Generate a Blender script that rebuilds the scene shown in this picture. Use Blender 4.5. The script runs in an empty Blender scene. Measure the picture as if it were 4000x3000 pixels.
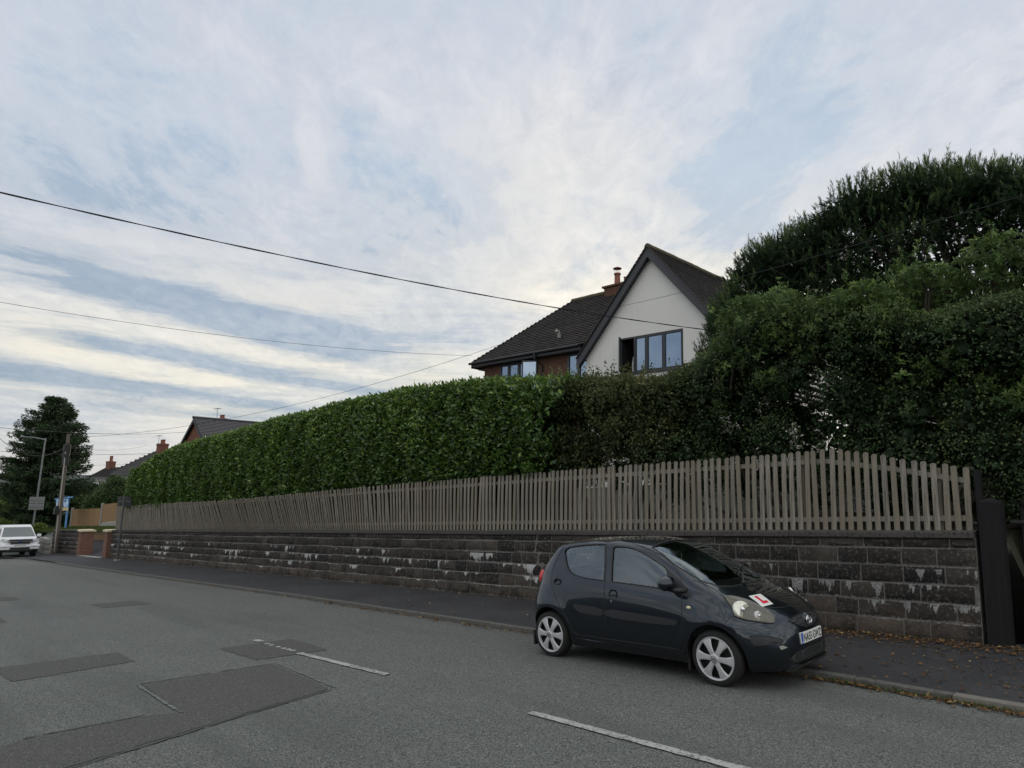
import bpy, math, random
from mathutils import Vector, Matrix, Euler
R=math.radians
sc=bpy.context.scene
# ---- camera
cam=bpy.data.objects.new('camera',bpy.data.cameras.new('camera'))
sc.collection.objects.link(cam); sc.camera=cam
cam.data.sensor_width=36; cam.data.lens=36*2620/4000; cam.data.clip_start=.05; cam.data.clip_end=20000
cam.matrix_world=Matrix.Translation((3.75,-7.52,2.02))@Matrix.Rotation(R(45.9),4,'Z')@Matrix.Rotation(R(90+8.63),4,'X')@Matrix.Rotation(R(1.475),4,'Z')
# ---- exposure
sc.view_settings.view_transform='Standard'; sc.view_settings.look='None'; sc.view_settings.gamma=1; sc.view_settings.use_curve_mapping=False
sc.view_settings.exposure=0.14
# ---- world
SUN_AZ=45.9-19.0   # degrees left of +Y
SUN_EL=14.0
w=bpy.data.worlds.new('World'); sc.world=w; w.use_nodes=True
nt=w.node_tree; nt.nodes.clear()
def N(t,**k):
    n=nt.nodes.new(t)
    for a,b in k.items():
        if a.startswith('i_'): n.inputs[int(a[2:])].default_value=b
        else: setattr(n,a,b)
    return n
def L(a,b): nt.links.new(a,b)
def mth(op,a,b=None,c=None,clamp=False):
    n=nt.nodes.new('ShaderNodeMath'); n.operation=op; n.use_clamp=clamp
    for i,v in enumerate((a,b,c)):
        if v is None: continue
        if isinstance(v,(int,float)): n.inputs[i].default_value=v
        else: L(v,n.inputs[i])
    return n.outputs[0]
def ramp(v,stops,interp='EASE'):
    n=nt.nodes.new('ShaderNodeValToRGB'); n.color_ramp.interpolation=interp
    e=n.color_ramp.elements
    while len(e)<len(stops): e.new(.5)
    for el,(p,c) in zip(e,stops):
        el.position=p; el.color=(c,c,c,1) if isinstance(c,(int,float)) else (*c,1)
    L(v,n.inputs[0]); return n.outputs[0]
def mix(f,a,b,typ='MIX'):
    n=nt.nodes.new('ShaderNodeMix'); n.data_type='RGBA'; n.blend_type=typ
    for i,v in ((0,f),(6,a),(7,b)):
        if isinstance(v,(int,float)): n.inputs[i].default_value=v
        elif isinstance(v,tuple): n.inputs[i].default_value=(*v,1)
        else: L(v,n.inputs[i])
    return n.outputs[2]
def noise(vec,scale,detail=6,rough=.55,dist=0,scl=(1,1,1),rot=(0,0,0),loc=(0,0,0)):
    m=nt.nodes.new('ShaderNodeMapping'); L(vec,m.inputs[0])
    m.inputs['Scale'].default_value=scl; m.inputs['Rotation'].default_value=rot; m.inputs['Location'].default_value=loc
    n=nt.nodes.new('ShaderNodeTexNoise'); n.inputs['Scale'].default_value=scale; n.inputs['Detail'].default_value=detail
    n.inputs['Roughness'].default_value=rough; n.inputs['Distortion'].default_value=dist
    L(m.outputs[0],n.inputs['Vector']); return n.outputs[0]
tc=N('ShaderNodeTexCoord')
rot=N('ShaderNodeVectorRotate',rotation_type='Z_AXIS'); rot.inputs['Angle'].default_value=-R(45.9); L(tc.outputs['Generated'],rot.inputs[0])
sp=N('ShaderNodeSeparateXYZ'); L(rot.outputs[0],sp.inputs[0]); X,Y,Z=sp.outputs
Zc=mth('MAXIMUM',Z,0.0)
# cloud layer plane: direction projected on a high sheet
q=mth('ADD',Zc,.16)
cb=N('ShaderNodeCombineXYZ'); L(mth('DIVIDE',X,q),cb.inputs[0]); L(mth('DIVIDE',Y,q),cb.inputs[1]); P=cb.outputs[0]
# azimuth / elevation in radians
az=mth('ARCTAN2',X,Y); el=mth('ARCSINE',Z)
ae=N('ShaderNodeCombineXYZ'); L(az,ae.inputs[0]); L(el,ae.inputs[1]); AE=ae.outputs[0]
def blob(a,e,ra,re,ang=0):
    """soft spot in the sky at azimuth a / elevation e (deg)"""
    dx=mth('SUBTRACT',az,R(a)); dy=mth('SUBTRACT',el,R(e)); c,s=math.cos(R(ang)),math.sin(R(ang))
    u=mth('DIVIDE',mth('ADD',mth('MULTIPLY',dx,c),mth('MULTIPLY',dy,s)),R(ra))
    v=mth('DIVIDE',mth('SUBTRACT',mth('MULTIPLY',dy,c),mth('MULTIPLY',dx,s)),R(re))
    d=mth('ADD',mth('MULTIPLY',u,u),mth('MULTIPLY',v,v))
    return mth('EXPONENT',mth('MULTIPLY',d,-1.0))
def sumv(*a):
    o=a[0]
    for b in a[1:]: o=mth('ADD',o,b)
    return o
sky=N('ShaderNodeTexSky',sky_type='NISHITA',sun_disc=False,sun_elevation=R(SUN_EL),sun_rotation=R(-SUN_AZ),altitude=100,air_density=1.2,dust_density=1.0,ozone_density=2.0)
# soft big masses, wisps, ripples
big=noise(P,1.1,5,.5,.6,loc=(3.1,1.7,0))
wisp=noise(P,2.8,11,.66,1.0,scl=(1,.75,1),rot=(0,0,R(-28)),loc=(.3,4.2,0))
fine=noise(P,7.5,9,.66,.8,scl=(1,.5,1),rot=(0,0,R(20)),loc=(2.2,.4,0))
grain=noise(P,22,9,.7,.5,scl=(1,.7,1),rot=(0,0,R(-15)))
streak=noise(AE,5.5,8,.6,.5,scl=(.6,4.2,1),rot=(0,0,R(8)),loc=(0,.37,0))
streakf=noise(AE,14.0,6,.6,.8,scl=(.35,3.2,1),rot=(0,0,R(6)),loc=(1,.2,0))
# where the streaks rule: low and left
lowleft=mth('MULTIPLY',ramp(el,[(0,1),(.24,1),(.36,0)]),ramp(mth('ADD',mth('MULTIPLY',az,.5),.5),[(.0,1),(.42,1),(.62,.1)]))
soft=sumv(mth('MULTIPLY',big,.34),mth('MULTIPLY',wisp,.40),mth('MULTIPLY',fine,.30),mth('MULTIPLY',grain,.12),-.08)
strk=sumv(mth('MULTIPLY',streak,.62),mth('MULTIPLY',streakf,.34),mth('MULTIPLY',grain,.10),-.03)
nmix=N('ShaderNodeMix',data_type='FLOAT'); L(lowleft,nmix.inputs[0]); L(soft,nmix.inputs[2]); L(strk,nmix.inputs[3])
n0=nmix.outputs[0]
# placed masses: + = white cloud, - = clear blue
bias=sumv(mth('MULTIPLY',blob(3,24,13,10,-60),.05),mth('MULTIPLY',blob(-20,30,20,7,10),.03),mth('MULTIPLY',blob(20,22,8,16,-25),-.10),
  mth('MULTIPLY',blob(33,20,7,12,-30),.05),mth('MULTIPLY',blob(-28,13.2,13,1.25,-9),-.23),mth('MULTIPLY',blob(-19,11.6,9,1.5,-9),-.22),mth('MULTIPLY',blob(-24,8.8,12,.6,-6),-.15),mth('MULTIPLY',blob(-31,6.6,12,.7,-4),-.17),mth('MULTIPLY',blob(-21,4.6,12,.45,-2),-.13),mth('MULTIPLY',blob(-13,7.6,8,.5,-4),-.10),mth('MULTIPLY',blob(-34,3.4,8,.4,-2),-.10),
  mth('MULTIPLY',blob(-33,25,7,5,0),-.08),mth('MULTIPLY',blob(-12,27,9,2.5,-20),-.05),mth('MULTIPLY',blob(-31,17,12,1.6,-8),.10),mth('MULTIPLY',blob(-27,11.0,14,.7,-8),.12),mth('MULTIPLY',blob(-28,8,14,.7,-5),.12),
  mth('MULTIPLY',blob(5,16,9,5,20),.03),mth('MULTIPLY',blob(6,18.5,4,1.6,30),-.10),mth('MULTIPLY',blob(-2,13.5,5,1.5,10),-.08),mth('MULTIPLY',blob(-18.2,26.3,1.0,2.4,15),.30),mth('MULTIPLY',blob(10,26,3,6,-10),.06))
c0=mth('ADD',n0,bias)
mask=ramp(c0,[(.36,0),(.46,.55),(.56,.9),(.66,1)])
glow=sumv(mth('MULTIPLY',blob(19,16,8,4),.95),mth('MULTIPLY',blob(4,15.5,4.5,3),.75),mth('MULTIPLY',blob(-20,9,30,6.5),.85),mth('MULTIPLY',blob(8,20,26,11),.42))
glow=mth('MINIMUM',glow,1.0)
blue=mix(ramp(el,[(0,0),(.22,.12),(.45,1)],'LINEAR'),(.24,.325,.43),(.43,.535,.66))
white=mix(glow,(.66,.68,.74),(.90,.83,.65))
col=mix(mask,blue,white)
hot=mth('MULTIPLY',ramp(c0,[(.46,0),(.58,1)]),mth('MINIMUM',sumv(mth('MULTIPLY',blob(17,16.5,9,3.5),.95),mth('MULTIPLY',blob(3.8,15.6,3.0,2.4),1.0),mth('MULTIPLY',blob(4,27,5,7),.22),mth('MULTIPLY',blob(-28,8.5,18,4),.42)),1.0))
col=mix(hot,col,(1.12,1.0,.80))
rip=ramp(noise(P,13,9,.68,.7,scl=(1,.6,1),rot=(0,0,R(35))),[(.3,0),(.7,1)],'LINEAR')
col=mix(mth('MULTIPLY',ramp(big,[(.35,.25),(.6,.85)]),.50),col,mix(rip,(.44,.50,.61),(.86,.86,.88)))
haze=ramp(el,[(0,.6),(.03,.3),(.07,0)],'LINEAR')
col=mix(haze,col,(.72,.69,.63))
# unseen sky behind the camera and overhead, brightened to light the facade
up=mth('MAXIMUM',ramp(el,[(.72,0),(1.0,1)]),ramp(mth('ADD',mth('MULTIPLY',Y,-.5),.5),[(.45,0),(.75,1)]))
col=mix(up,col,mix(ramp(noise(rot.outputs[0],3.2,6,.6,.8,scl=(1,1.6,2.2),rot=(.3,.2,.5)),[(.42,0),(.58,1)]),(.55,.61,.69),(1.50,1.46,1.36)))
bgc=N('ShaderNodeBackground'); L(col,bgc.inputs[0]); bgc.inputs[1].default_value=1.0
bgs=N('ShaderNodeBackground'); L(sky.outputs[0],bgs.inputs[0]); bgs.inputs[1].default_value=.08
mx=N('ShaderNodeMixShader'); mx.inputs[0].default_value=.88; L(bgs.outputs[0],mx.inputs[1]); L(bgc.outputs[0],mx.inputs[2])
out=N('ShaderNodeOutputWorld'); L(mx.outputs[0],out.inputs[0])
w.cycles.sampling_method='MANUAL'; w.cycles.sample_map_resolution=1024

# =====================================================================  helpers
import bmesh
import numpy as np
random.seed(7); rng=np.random.default_rng(7)
COL=sc.collection
SL=math.tan(R(3.56))                       # the street climbs to the right by this slope
CAM=Vector((3.75,-7.52,2.02)); CM=cam.matrix_world.to_3x3()
def at(px,py,Y):
    """point of the vertical plane y=Y that stands behind a place in the 4000x3000 photo"""
    v=CM@Vector(((px-2000)/2620,-(py-1500)/2620,-1)); return CAM+v*((Y-CAM.y)/v.y)
def tag(o,label=None,cat=None,group=None,kind=None):
    if label: o['label']=label
    if cat: o['category']=cat
    if group: o['group']=group
    if kind: o['kind']=kind
    return o
def empty(name,loc=(0,0,0),rz=0,label=None,cat=None,group=None):
    o=bpy.data.objects.new(name,None); o.empty_display_size=.2; COL.objects.link(o); o.location=loc; o.rotation_euler=(0,0,rz)
    return tag(o,label,cat,group)
def link(name,me,mats=(),parent=None,kind=None,smooth=False):
    for m in (mats if isinstance(mats,(list,tuple)) else [mats]): me.materials.append(m)
    if smooth is True: me.shade_smooth()
    elif smooth:
        me.shade_smooth(); me.set_sharp_from_angle(angle=R(smooth))
    o=bpy.data.objects.new(name,me); COL.objects.link(o)
    if parent: o.parent=parent
    if kind: o['kind']=kind
    return o
class MB:
    """collects shapes, links them as one mesh object"""
    def __init__(s): s.v=[]; s.f=[]; s.m=[]; s.cur=0
    def add(s,vs,fs):
        b=len(s.v); s.v+= [tuple(v) for v in vs]; s.f+=[tuple(b+i for i in f) for f in fs]; s.m+=[s.cur]*len(fs); return s
    def box(s,x0,x1,y0,y1,z0,z1,M=None):
        vs=[Vector(p) for p in ((x0,y0,z0),(x1,y0,z0),(x1,y1,z0),(x0,y1,z0),(x0,y0,z1),(x1,y0,z1),(x1,y1,z1),(x0,y1,z1))]
        if M: vs=[M@v for v in vs]
        return s.add(vs,[(0,3,2,1),(4,5,6,7),(0,1,5,4),(1,2,6,5),(2,3,7,6),(3,0,4,7)])
    def slab(s,x0,x1,y0,y1,z0,z1):
        """box whose top and bottom follow the street slope"""
        vs=[(x,y,z+SL*x) for x,y,z in ((x0,y0,z0),(x1,y0,z0),(x1,y1,z0),(x0,y1,z0),(x0,y0,z1),(x1,y0,z1),(x1,y1,z1),(x0,y1,z1))]
        return s.add(vs,[(0,3,2,1),(4,5,6,7),(0,1,5,4),(1,2,6,5),(2,3,7,6),(3,0,4,7)])
    def cyl(s,p,q,r,r2=None,n=12,cap=True):
        p=Vector(p); q=Vector(q); d=(q-p).normalized(); a=d.orthogonal().normalized(); b=d.cross(a); r2=r if r2 is None else r2
        vs=[]
        for c,rr in ((p,r),(q,r2)):
            for i in range(n):
                t=2*math.pi*i/n; vs.append(c+(a*math.cos(t)+b*math.sin(t))*rr)
        fs=[(i,(i+1)%n,n+(i+1)%n,n+i) for i in range(n)]
        if cap: fs+= [tuple(reversed(range(n))),tuple(range(n,2*n))]
        return s.add(vs,fs)
    def tube(s,pts,r,n=6,cap=True):
        pts=[Vector(p) for p in pts]; k=len(pts); rs=r if isinstance(r,(list,tuple)) else [r]*k
        d=(pts[1]-pts[0]).normalized(); a=d.orthogonal().normalized(); vs=[]
        for i,p in enumerate(pts):
            d=(pts[min(i+1,k-1)]-pts[max(i-1,0)]).normalized(); a=(a-d*a.dot(d)).normalized(); b=d.cross(a)
            for j in range(n):
                t=2*math.pi*j/n; vs.append(p+(a*math.cos(t)+b*math.sin(t))*rs[i])
        fs=[(i*n+j,i*n+(j+1)%n,(i+1)*n+(j+1)%n,(i+1)*n+j) for i in range(k-1) for j in range(n)]
        if cap: fs+=[tuple(reversed(range(n))),tuple(range((k-1)*n,k*n))]
        return s.add(vs,fs)
    def poly(s,pts): return s.add(pts,[tuple(range(len(pts)))])
    def prism(s,pts,d):
        """a flat outline pushed along d"""
        n=len(pts); d=Vector(d); vs=[Vector(p) for p in pts]; vs+=[v+d for v in vs]
        return s.add(vs,[tuple(range(n)),tuple(reversed(range(n,2*n)))]+[(i,n+i,n+(i+1)%n,(i+1)%n) for i in range(n)])
    def ico(s,c,r,sub=2,sc_=(1,1,1)):
        bm=bmesh.new(); bmesh.ops.create_icosphere(bm,subdivisions=sub,radius=1); c=Vector(c)
        vs=[c+Vector((v.co.x*r*sc_[0],v.co.y*r*sc_[1],v.co.z*r*sc_[2])) for v in bm.verts]; fs=[tuple(v.index for v in f.verts) for f in bm.faces]; bm.free()
        return s.add(vs,fs)
    def lathe(s,prof,c=(0,0,0),axis='Z',n=32):
        """prof: (radius, height) pairs"""
        c=Vector(c); vs=[]
        for r,h in prof:
            for j in range(n):
                t=2*math.pi*j/n; x,y=r*math.cos(t),r*math.sin(t)
                vs.append(c+(Vector((x,y,h)) if axis=='Z' else Vector((x,h,y))))
        k=len(prof); fs=[]
        for i in range(k-1):
            for j in range(n):
                q=(i*n+j,i*n+(j+1)%n,(i+1)*n+(j+1)%n,(i+1)*n+j); fs.append(q if axis=='Z' else q[::-1])
        return s.add(vs,fs)
    def mesh(s,name='m'):
        me=bpy.data.meshes.new(name); me.from_pydata(s.v,[],s.f); me.update()
        if any(s.m): me.polygons.foreach_set('material_index',s.m)
        return me
    def build(s,name,mats,parent=None,kind=None,smooth=False,bevel=0,recalc=False):
        me=s.mesh(name)
        if recalc:
            bm=bmesh.new(); bm.from_mesh(me); bmesh.ops.recalc_face_normals(bm,faces=bm.faces); bm.to_mesh(me); bm.free()
        o=link(name,me,mats,parent,kind,smooth)
        if bevel:
            b=o.modifiers.new('bevel','BEVEL'); b.width=bevel; b.segments=2; b.limit_method='ANGLE'
        return o
def npmesh(name,V,F,mats,parent=None,kind=None,smooth=False,attr=None,uv=None):
    """V (n,3), F (m,k) arrays -> one mesh; attr: per-vertex float 'tone'"""
    me=bpy.data.meshes.new(name); n,m,k=len(V),len(F),F.shape[1]
    me.vertices.add(n); me.vertices.foreach_set('co',np.ascontiguousarray(V,dtype=np.float32).ravel())
    me.loops.add(m*k); me.loops.foreach_set('vertex_index',np.ascontiguousarray(F,dtype=np.int32).ravel())
    me.polygons.add(m); me.polygons.foreach_set('loop_start',np.arange(0,m*k,k,dtype=np.int32))
    try: me.polygons.foreach_set('loop_total',np.full(m,k,dtype=np.int32))
    except Exception: pass
    if attr is not None:
        a=me.attributes.new('tone','FLOAT','POINT'); a.data.foreach_set('value',np.ascontiguousarray(attr,dtype=np.float32))
    if uv is not None:
        u=me.uv_layers.new(name='UVMap'); u.data.foreach_set('uv',np.ascontiguousarray(uv[F.ravel()],dtype=np.float32).ravel())
    me.update(calc_edges=True); me.validate()
    return link(name,me,mats,parent,kind,smooth)
def copy_tree(o,parent=None):
    c=o.copy(); COL.objects.link(c); c.parent=parent
    for ch in o.children: copy_tree(ch,c)
    return c
# ---------------------------------------------------------------- materials
def material(name):
    global nt
    m=bpy.data.materials.new(name); m.use_nodes=True; nt=m.node_tree
    b=nt.nodes['Principled BSDF']; return m,b
def setin(b,**k):
    for a,v in k.items():
        i=b.inputs[a.replace('_',' ')]
        if isinstance(v,(int,float)): i.default_value=v
        elif isinstance(v,tuple): i.default_value=(*v,1) if len(v)==3 else v
        else: L(v,i)
def bump(b,h,strength=.5,dist=.01):
    n=N('ShaderNodeBump'); n.inputs['Strength'].default_value=strength; n.inputs['Distance'].default_value=dist; L(h,n.inputs['Height']); L(n.outputs[0],b.inputs['Normal'])
def ocoord(kind='Object'): return N('ShaderNodeTexCoord').outputs[kind]
def attr(name='tone'):
    n=N('ShaderNodeAttribute'); n.attribute_name=name; return n.outputs['Fac']
def plain(name,col,rough=.6,metal=0,spec=.5,var=.12,scale=8,bmp=0,coat=0):
    """one colour with a little mottling"""
    m,b=material(name); o=ocoord()
    n=noise(o,scale,5,.6)
    c=mix(n,tuple(max(0,x*(1-var)) for x in col),tuple(x*(1+var) for x in col))
    setin(b,Base_Color=c,Roughness=rough,Metallic=metal,Specular_IOR_Level=spec)
    if coat: setin(b,Coat_Weight=coat,Coat_Roughness=.05)
    if bmp: bump(b,noise(o,scale*6,4,.6),.4,bmp)
    return m
def math2(op,a,b): return mth(op,a,b)
M={}
# road: worn greenish grey surface dressing
m,b=material('road_surface'); o=ocoord()
sp_=noise(o,70,2,.6); sp2=noise(o,190,2,.5); bl=noise(o,.45,5,.6); bl2=noise(o,2.2,5,.65)
vor=N('ShaderNodeTexVoronoi'); vor.inputs['Scale'].default_value=85; L(o,vor.inputs['Vector'])
c=mix(ramp(bl,[(.35,0),(.65,1)]),(.066,.081,.075),(.102,.119,.111))
c=mix(mth('MULTIPLY',ramp(bl2,[(.4,0),(.7,1)]),.5),c,(.100,.097,.088))
st_=noise(o,.9,6,.7,.8,loc=(4,2,0)); c=mix(mth('MULTIPLY',ramp(st_,[(.60,0),(.70,1)]),.4),c,(.05,.054,.05))
ck=N('ShaderNodeTexVoronoi'); ck.feature='DISTANCE_TO_EDGE'; ck.inputs['Scale'].default_value=.55; wv=N('ShaderNodeVectorMath',operation='ADD'); L(o,wv.inputs[0]); nz=N('ShaderNodeTexNoise'); nz.inputs['Scale'].default_value=2.5; nz.inputs['Detail'].default_value=5; L(o,nz.inputs['Vector']); L(nz.outputs['Color'],wv.inputs[1]); L(wv.outputs[0],ck.inputs['Vector'])
c=mix(mth('MULTIPLY',mth('LESS_THAN',ck.outputs[0],.006),mth('MULTIPLY',ramp(noise(o,.35,3,.5,loc=(9,0,0)),[(.50,0),(.6,1)]),.55)),c,(.03,.032,.03))
c=mix(ramp(noise(o,26,3,.7),[(.36,0),(.64,1)]),mix(.30,c,(.03,.034,.032)),mix(.14,c,(.24,.25,.235)))
c=mix(ramp(sp_,[(.35,0),(.66,1)]),mix(.66,c,(.02,.022,.022)),mix(.50,c,(.29,.295,.275)))
c=mix(ramp(vor.outputs['Color'],[(.78,0),(.95,1)]),c,(.26,.265,.25))
trk=noise(o,1.0,3,.5,.3,scl=(.12,1.3,1)); c=mix(mth('MULTIPLY',ramp(trk,[(.5,0),(.7,1)]),.4),c,(.072,.078,.072))
setin(b,Base_Color=c,Roughness=.82,Specular_IOR_Level=.35); bump(b,mth('ADD',sp_,vor.outputs['Distance']),.7,.006); M['road']=m
m,b=material('patch_tar'); o=ocoord(); s1=noise(o,75,2,.7); s2=noise(o,1.5,4,.6)
vor=N('ShaderNodeTexVoronoi'); vor.inputs['Scale'].default_value=70; L(o,vor.inputs['Vector'])
c=mix(ramp(s1,[(.32,0),(.66,1)]),(.036,.036,.035),(.125,.121,.115)); c=mix(mth('MULTIPLY',s2,.4),c,(.075,.073,.071)); c=mix(ramp(vor.outputs['Color'],[(.75,0),(.95,1)]),c,(.165,.157,.152))
setin(b,Base_Color=c,Roughness=.85,Specular_IOR_Level=.3); bump(b,s1,.9,.008); M['patch']=m
m,b=material('patch_edge'); o=ocoord(); s1=noise(o,60,3,.7)
setin(b,Base_Color=mix(s1,(.02,.02,.022),(.06,.062,.062)),Roughness=.6); M['patch_edge']=m
m,b=material('patch_pale_edge'); o=ocoord(); s1=noise(o,60,3,.7)
setin(b,Base_Color=mix(ramp(s1,[(.4,0),(.6,1)]),(.09,.10,.095),(.17,.185,.175)),Roughness=.8); M['pale_edge']=m
m,b=material('pavement_tar'); o=ocoord(); s1=noise(o,60,3,.65); s2=noise(o,.7,5,.6)
c=mix(ramp(s2,[(.35,0),(.7,1)]),(.024,.024,.028),(.040,.040,.044)); c=mix(ramp(s1,[(.45,0),(.7,1)]),c,(.068,.068,.072)); c=mix(ramp(noise(o,1.6,5,.7,loc=(2,7,0)),[(.55,0),(.66,.5)]),c,(.062,.060,.058))
setin(b,Base_Color=c,Roughness=.8,Specular_IOR_Level=.35); bump(b,s1,.6,.005); M['pave']=m
m,b=material('kerb_stone'); o=ocoord(); s1=noise(o,25,5,.7); s2=noise(o,2,4,.6)
c=mix(s2,(.085,.083,.078),(.15,.145,.13)); c=mix(ramp(s1,[(.4,0),(.7,1)]),c,(.05,.052,.045)); setin(b,Base_Color=c,Roughness=.85); bump(b,s1,.6,.006); M['kerb']=m
m,b=material('worn_white_paint'); o=ocoord(); s1=noise(o,28,5,.7); s2=noise(o,3,4,.7)
w_=ramp(mth('ADD',mth('MULTIPLY',s1,.65),mth('MULTIPLY',s2,.35)),[(.42,0),(.52,1)])
setin(b,Base_Color=mix(w_,(.11,.118,.112),(.40,.40,.375)),Roughness=.75); M['paint']=m
# stone wall
def stone_mat(name,h=.235,v0=.1,white=1.0):
    m,b=material(name); uvn=N('ShaderNodeUVMap').outputs[0]; o=ocoord(); s=N('ShaderNodeSeparateXYZ'); L(uvn,s.inputs[0]); u,v=s.outputs[0],s.outputs[1]
    t=attr()
    n1=noise(o,4,6,.65); n2=noise(o,22,6,.7); n3=noise(o,.8,4,.6)
    base=mix(ramp(t,[(0,0),(.5,.35),(.85,1)],'LINEAR'),(.017,.016,.016),(.088,.074,.062))
    base=mix(ramp(n1,[(.38,0),(.66,1)]),base,mix(.5,base,(.014,.014,.015)))
    base=mix(ramp(n2,[(.50,0),(.70,.85)]),base,(.15,.135,.115))
    low=ramp(v,[(.0,1),(.35,.5),(.55,0)]); base=mix(mth('MULTIPLY',mth('MULTIPLY',low,ramp(n1,[(.35,0),(.6,1)])),.6),base,(.16,.125,.10))
    # lime runs from the joints
    q=mth('DIVIDE',mth('SUBTRACT',v,v0),h); idx=mth('CEIL',q); below=mth('MULTIPLY',mth('SUBTRACT',idx,q),h)
    cu=N('ShaderNodeCombineXYZ'); L(mth('MULTIPLY',u,1.0),cu.inputs[0]); L(mth('MULTIPLY',idx,3.7),cu.inputs[1])
    d1=mth('ADD',mth('MULTIPLY',noise(cu.outputs[0],7,3,.6),.62),mth('MULTIPLY',noise(cu.outputs[0],2.1,2,.5,loc=(3,1,0)),.38)); d2=noise(cu.outputs[0],.55,3,.55,loc=(5.2,0,0))
    cu2=N('ShaderNodeCombineXYZ'); L(u,cu2.inputs[0]); L(v,cu2.inputs[1]); rag=noise(cu2.outputs[0],38,4,.7)
    zone=mth('MULTIPLY',ramp(d2,[(.45,0),(.58,1)]),ramp(v,[(.22,0),(.5,1),(1.16,1),(1.22,0)],'LINEAR'))
    ln=mth('MULTIPLY',mth('MULTIPLY',mth('SUBTRACT',d1,.49),zone),mth('ADD',1.0,mth('MULTIPLY',rag,1.4)))
    drip=ramp(mth('SUBTRACT',mth('MAXIMUM',mth('MULTIPLY',ln,1.15),mth('MULTIPLY',ramp(d2,[(.43,0),(.50,1)]),mth('MULTIPLY',rag,.035))),below),[(0,0),(.012,1)],'LINEAR')
    above=mth('GREATER_THAN',mth('MULTIPLY',mth('MULTIPLY',ramp(d2,[(.42,0),(.52,1)]),ramp(rag,[(.38,0),(.7,1)])),.035),mth('SUBTRACT',h,below))
    wm=mth('MULTIPLY',mth('MAXIMUM',drip,above),ramp(mth('ADD',mth('MULTIPLY',rag,.6),mth('MULTIPLY',n2,.4)),[(.36,.1),(.54,1.0)]))
    mr=N('ShaderNodeMapRange'); L(u,mr.inputs[0]); mr.inputs[1].default_value=-5; mr.inputs[2].default_value=-2.5; mr.inputs[3].default_value=1; mr.inputs[4].default_value=.5; wm=mth('MULTIPLY',wm,mr.outputs[0])
    col=mix(wm,base,mix(noise(o,1.3,2,.5),(.32,.34,.36),(.62,.60,.57)))
    setin(b,Base_Color=col,Roughness=.88,Specular_IOR_Level=.25); bump(b,mth('ADD',mth('MULTIPLY',n2,.6),mth('MULTIPLY',n1,.8)),.9,.02)
    return m
M['stone']=stone_mat('sooty_stone'); 
M['mortar']=plain('mortar',(.15,.142,.13),.9,var=.9,scale=9,bmp=.01)
m,b=material('coping_stone'); o=ocoord(); n1=noise(o,30,5,.75); n2=noise(o,3,4,.6)
c=mix(n2,(.055,.052,.048),(.095,.088,.080)); c=mix(ramp(n1,[(.5,0),(.62,1)]),c,(.02,.02,.02)); c=mix(ramp(noise(o,45,3,.7),[(.66,0),(.72,1)]),c,(.30,.29,.26))
setin(b,Base_Color=c,Roughness=.9); bump(b,n1,.8,.012); M['coping']=m
# weathered timber, grain along local Z
def timber(name,c1,c2,c3,var=.5,rough=.8):
    m,b=material(name); o=ocoord(); g=noise(o,9,6,.65,.6,scl=(5,5,.25)); g2=noise(o,50,3,.6,scl=(3,3,.2))
    oi=N('ShaderNodeObjectInfo').outputs['Random']; gi=N('ShaderNodeNewGeometry').outputs['Random Per Island']; r=mth('FRACT',mth('ADD',mth('MULTIPLY',oi,7.31),gi))
    c=mix(ramp(g,[(.3,0),(.7,1)]),c1,c2); c=mix(mth('MULTIPLY',r,var),c,c3); c=mix(ramp(g2,[(.6,0),(.75,.7)]),c,tuple(x*.35 for x in c1))
    c=mix(ramp(r,[(0,.35),(.3,0)]),c,tuple(x*.45 for x in c1))
    setin(b,Base_Color=c,Roughness=rough,Specular_IOR_Level=.25); bump(b,g,.5,.006); return m
M['picket']=timber('weathered_picket',(.115,.106,.09),(.40,.37,.31),(.19,.165,.125),var=.9)
M['newwood']=timber('new_timber',(.21,.13,.065),(.32,.20,.10),(.26,.17,.09))
M['blackwood']=timber('black_timber',(.010,.010,.012),(.018,.018,.020),(.014,.013,.013))
M['polewood']=timber('pole_timber',(.075,.06,.05),(.16,.135,.11),(.12,.10,.08))
# foliage
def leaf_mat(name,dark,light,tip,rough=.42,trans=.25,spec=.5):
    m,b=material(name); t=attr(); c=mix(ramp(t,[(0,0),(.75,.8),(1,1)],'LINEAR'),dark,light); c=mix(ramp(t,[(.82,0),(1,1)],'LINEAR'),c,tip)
    setin(b,Base_Color=c,Roughness=rough,Specular_IOR_Level=spec)
    tr=N('ShaderNodeBsdfTranslucent'); L(mix(.5,c,tip),tr.inputs[0]); ms=N('ShaderNodeMixShader'); ms.inputs[0].default_value=trans
    L(b.outputs[0],ms.inputs[1]); L(tr.outputs[0],ms.inputs[2]); L(ms.outputs[0],nt.nodes['Material Output'].inputs[0]); return m
M['laurel']=leaf_mat('laurel_leaf',(.013,.042,.008),(.110,.215,.038),(.24,.34,.07),.30,.25)
M['privet']=leaf_mat('small_leaf',(.018,.038,.016),(.075,.122,.050),(.15,.19,.075),.55,.22,.22)
M['olive']=leaf_mat('olive_leaf',(.024,.040,.015),(.080,.110,.040),(.17,.17,.07),.55,.25,.22)
M['climber']=leaf_mat('climber_leaf',(.018,.046,.014),(.085,.150,.038),(.18,.26,.07),.5,.3,.3)
M['seed']=leaf_mat('hanging_seed',(.07,.09,.03),(.13,.14,.05),(.17,.17,.07),.7,.3,.2)
M['pine']=leaf_mat('pine_needle',(.012,.030,.013),(.062,.112,.045),(.14,.20,.07),.6,.12,.2)
M['spruce']=leaf_mat('spruce_needle',(.024,.048,.022),(.06,.10,.042),(.10,.14,.05),.6,.12,.3)
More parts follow.
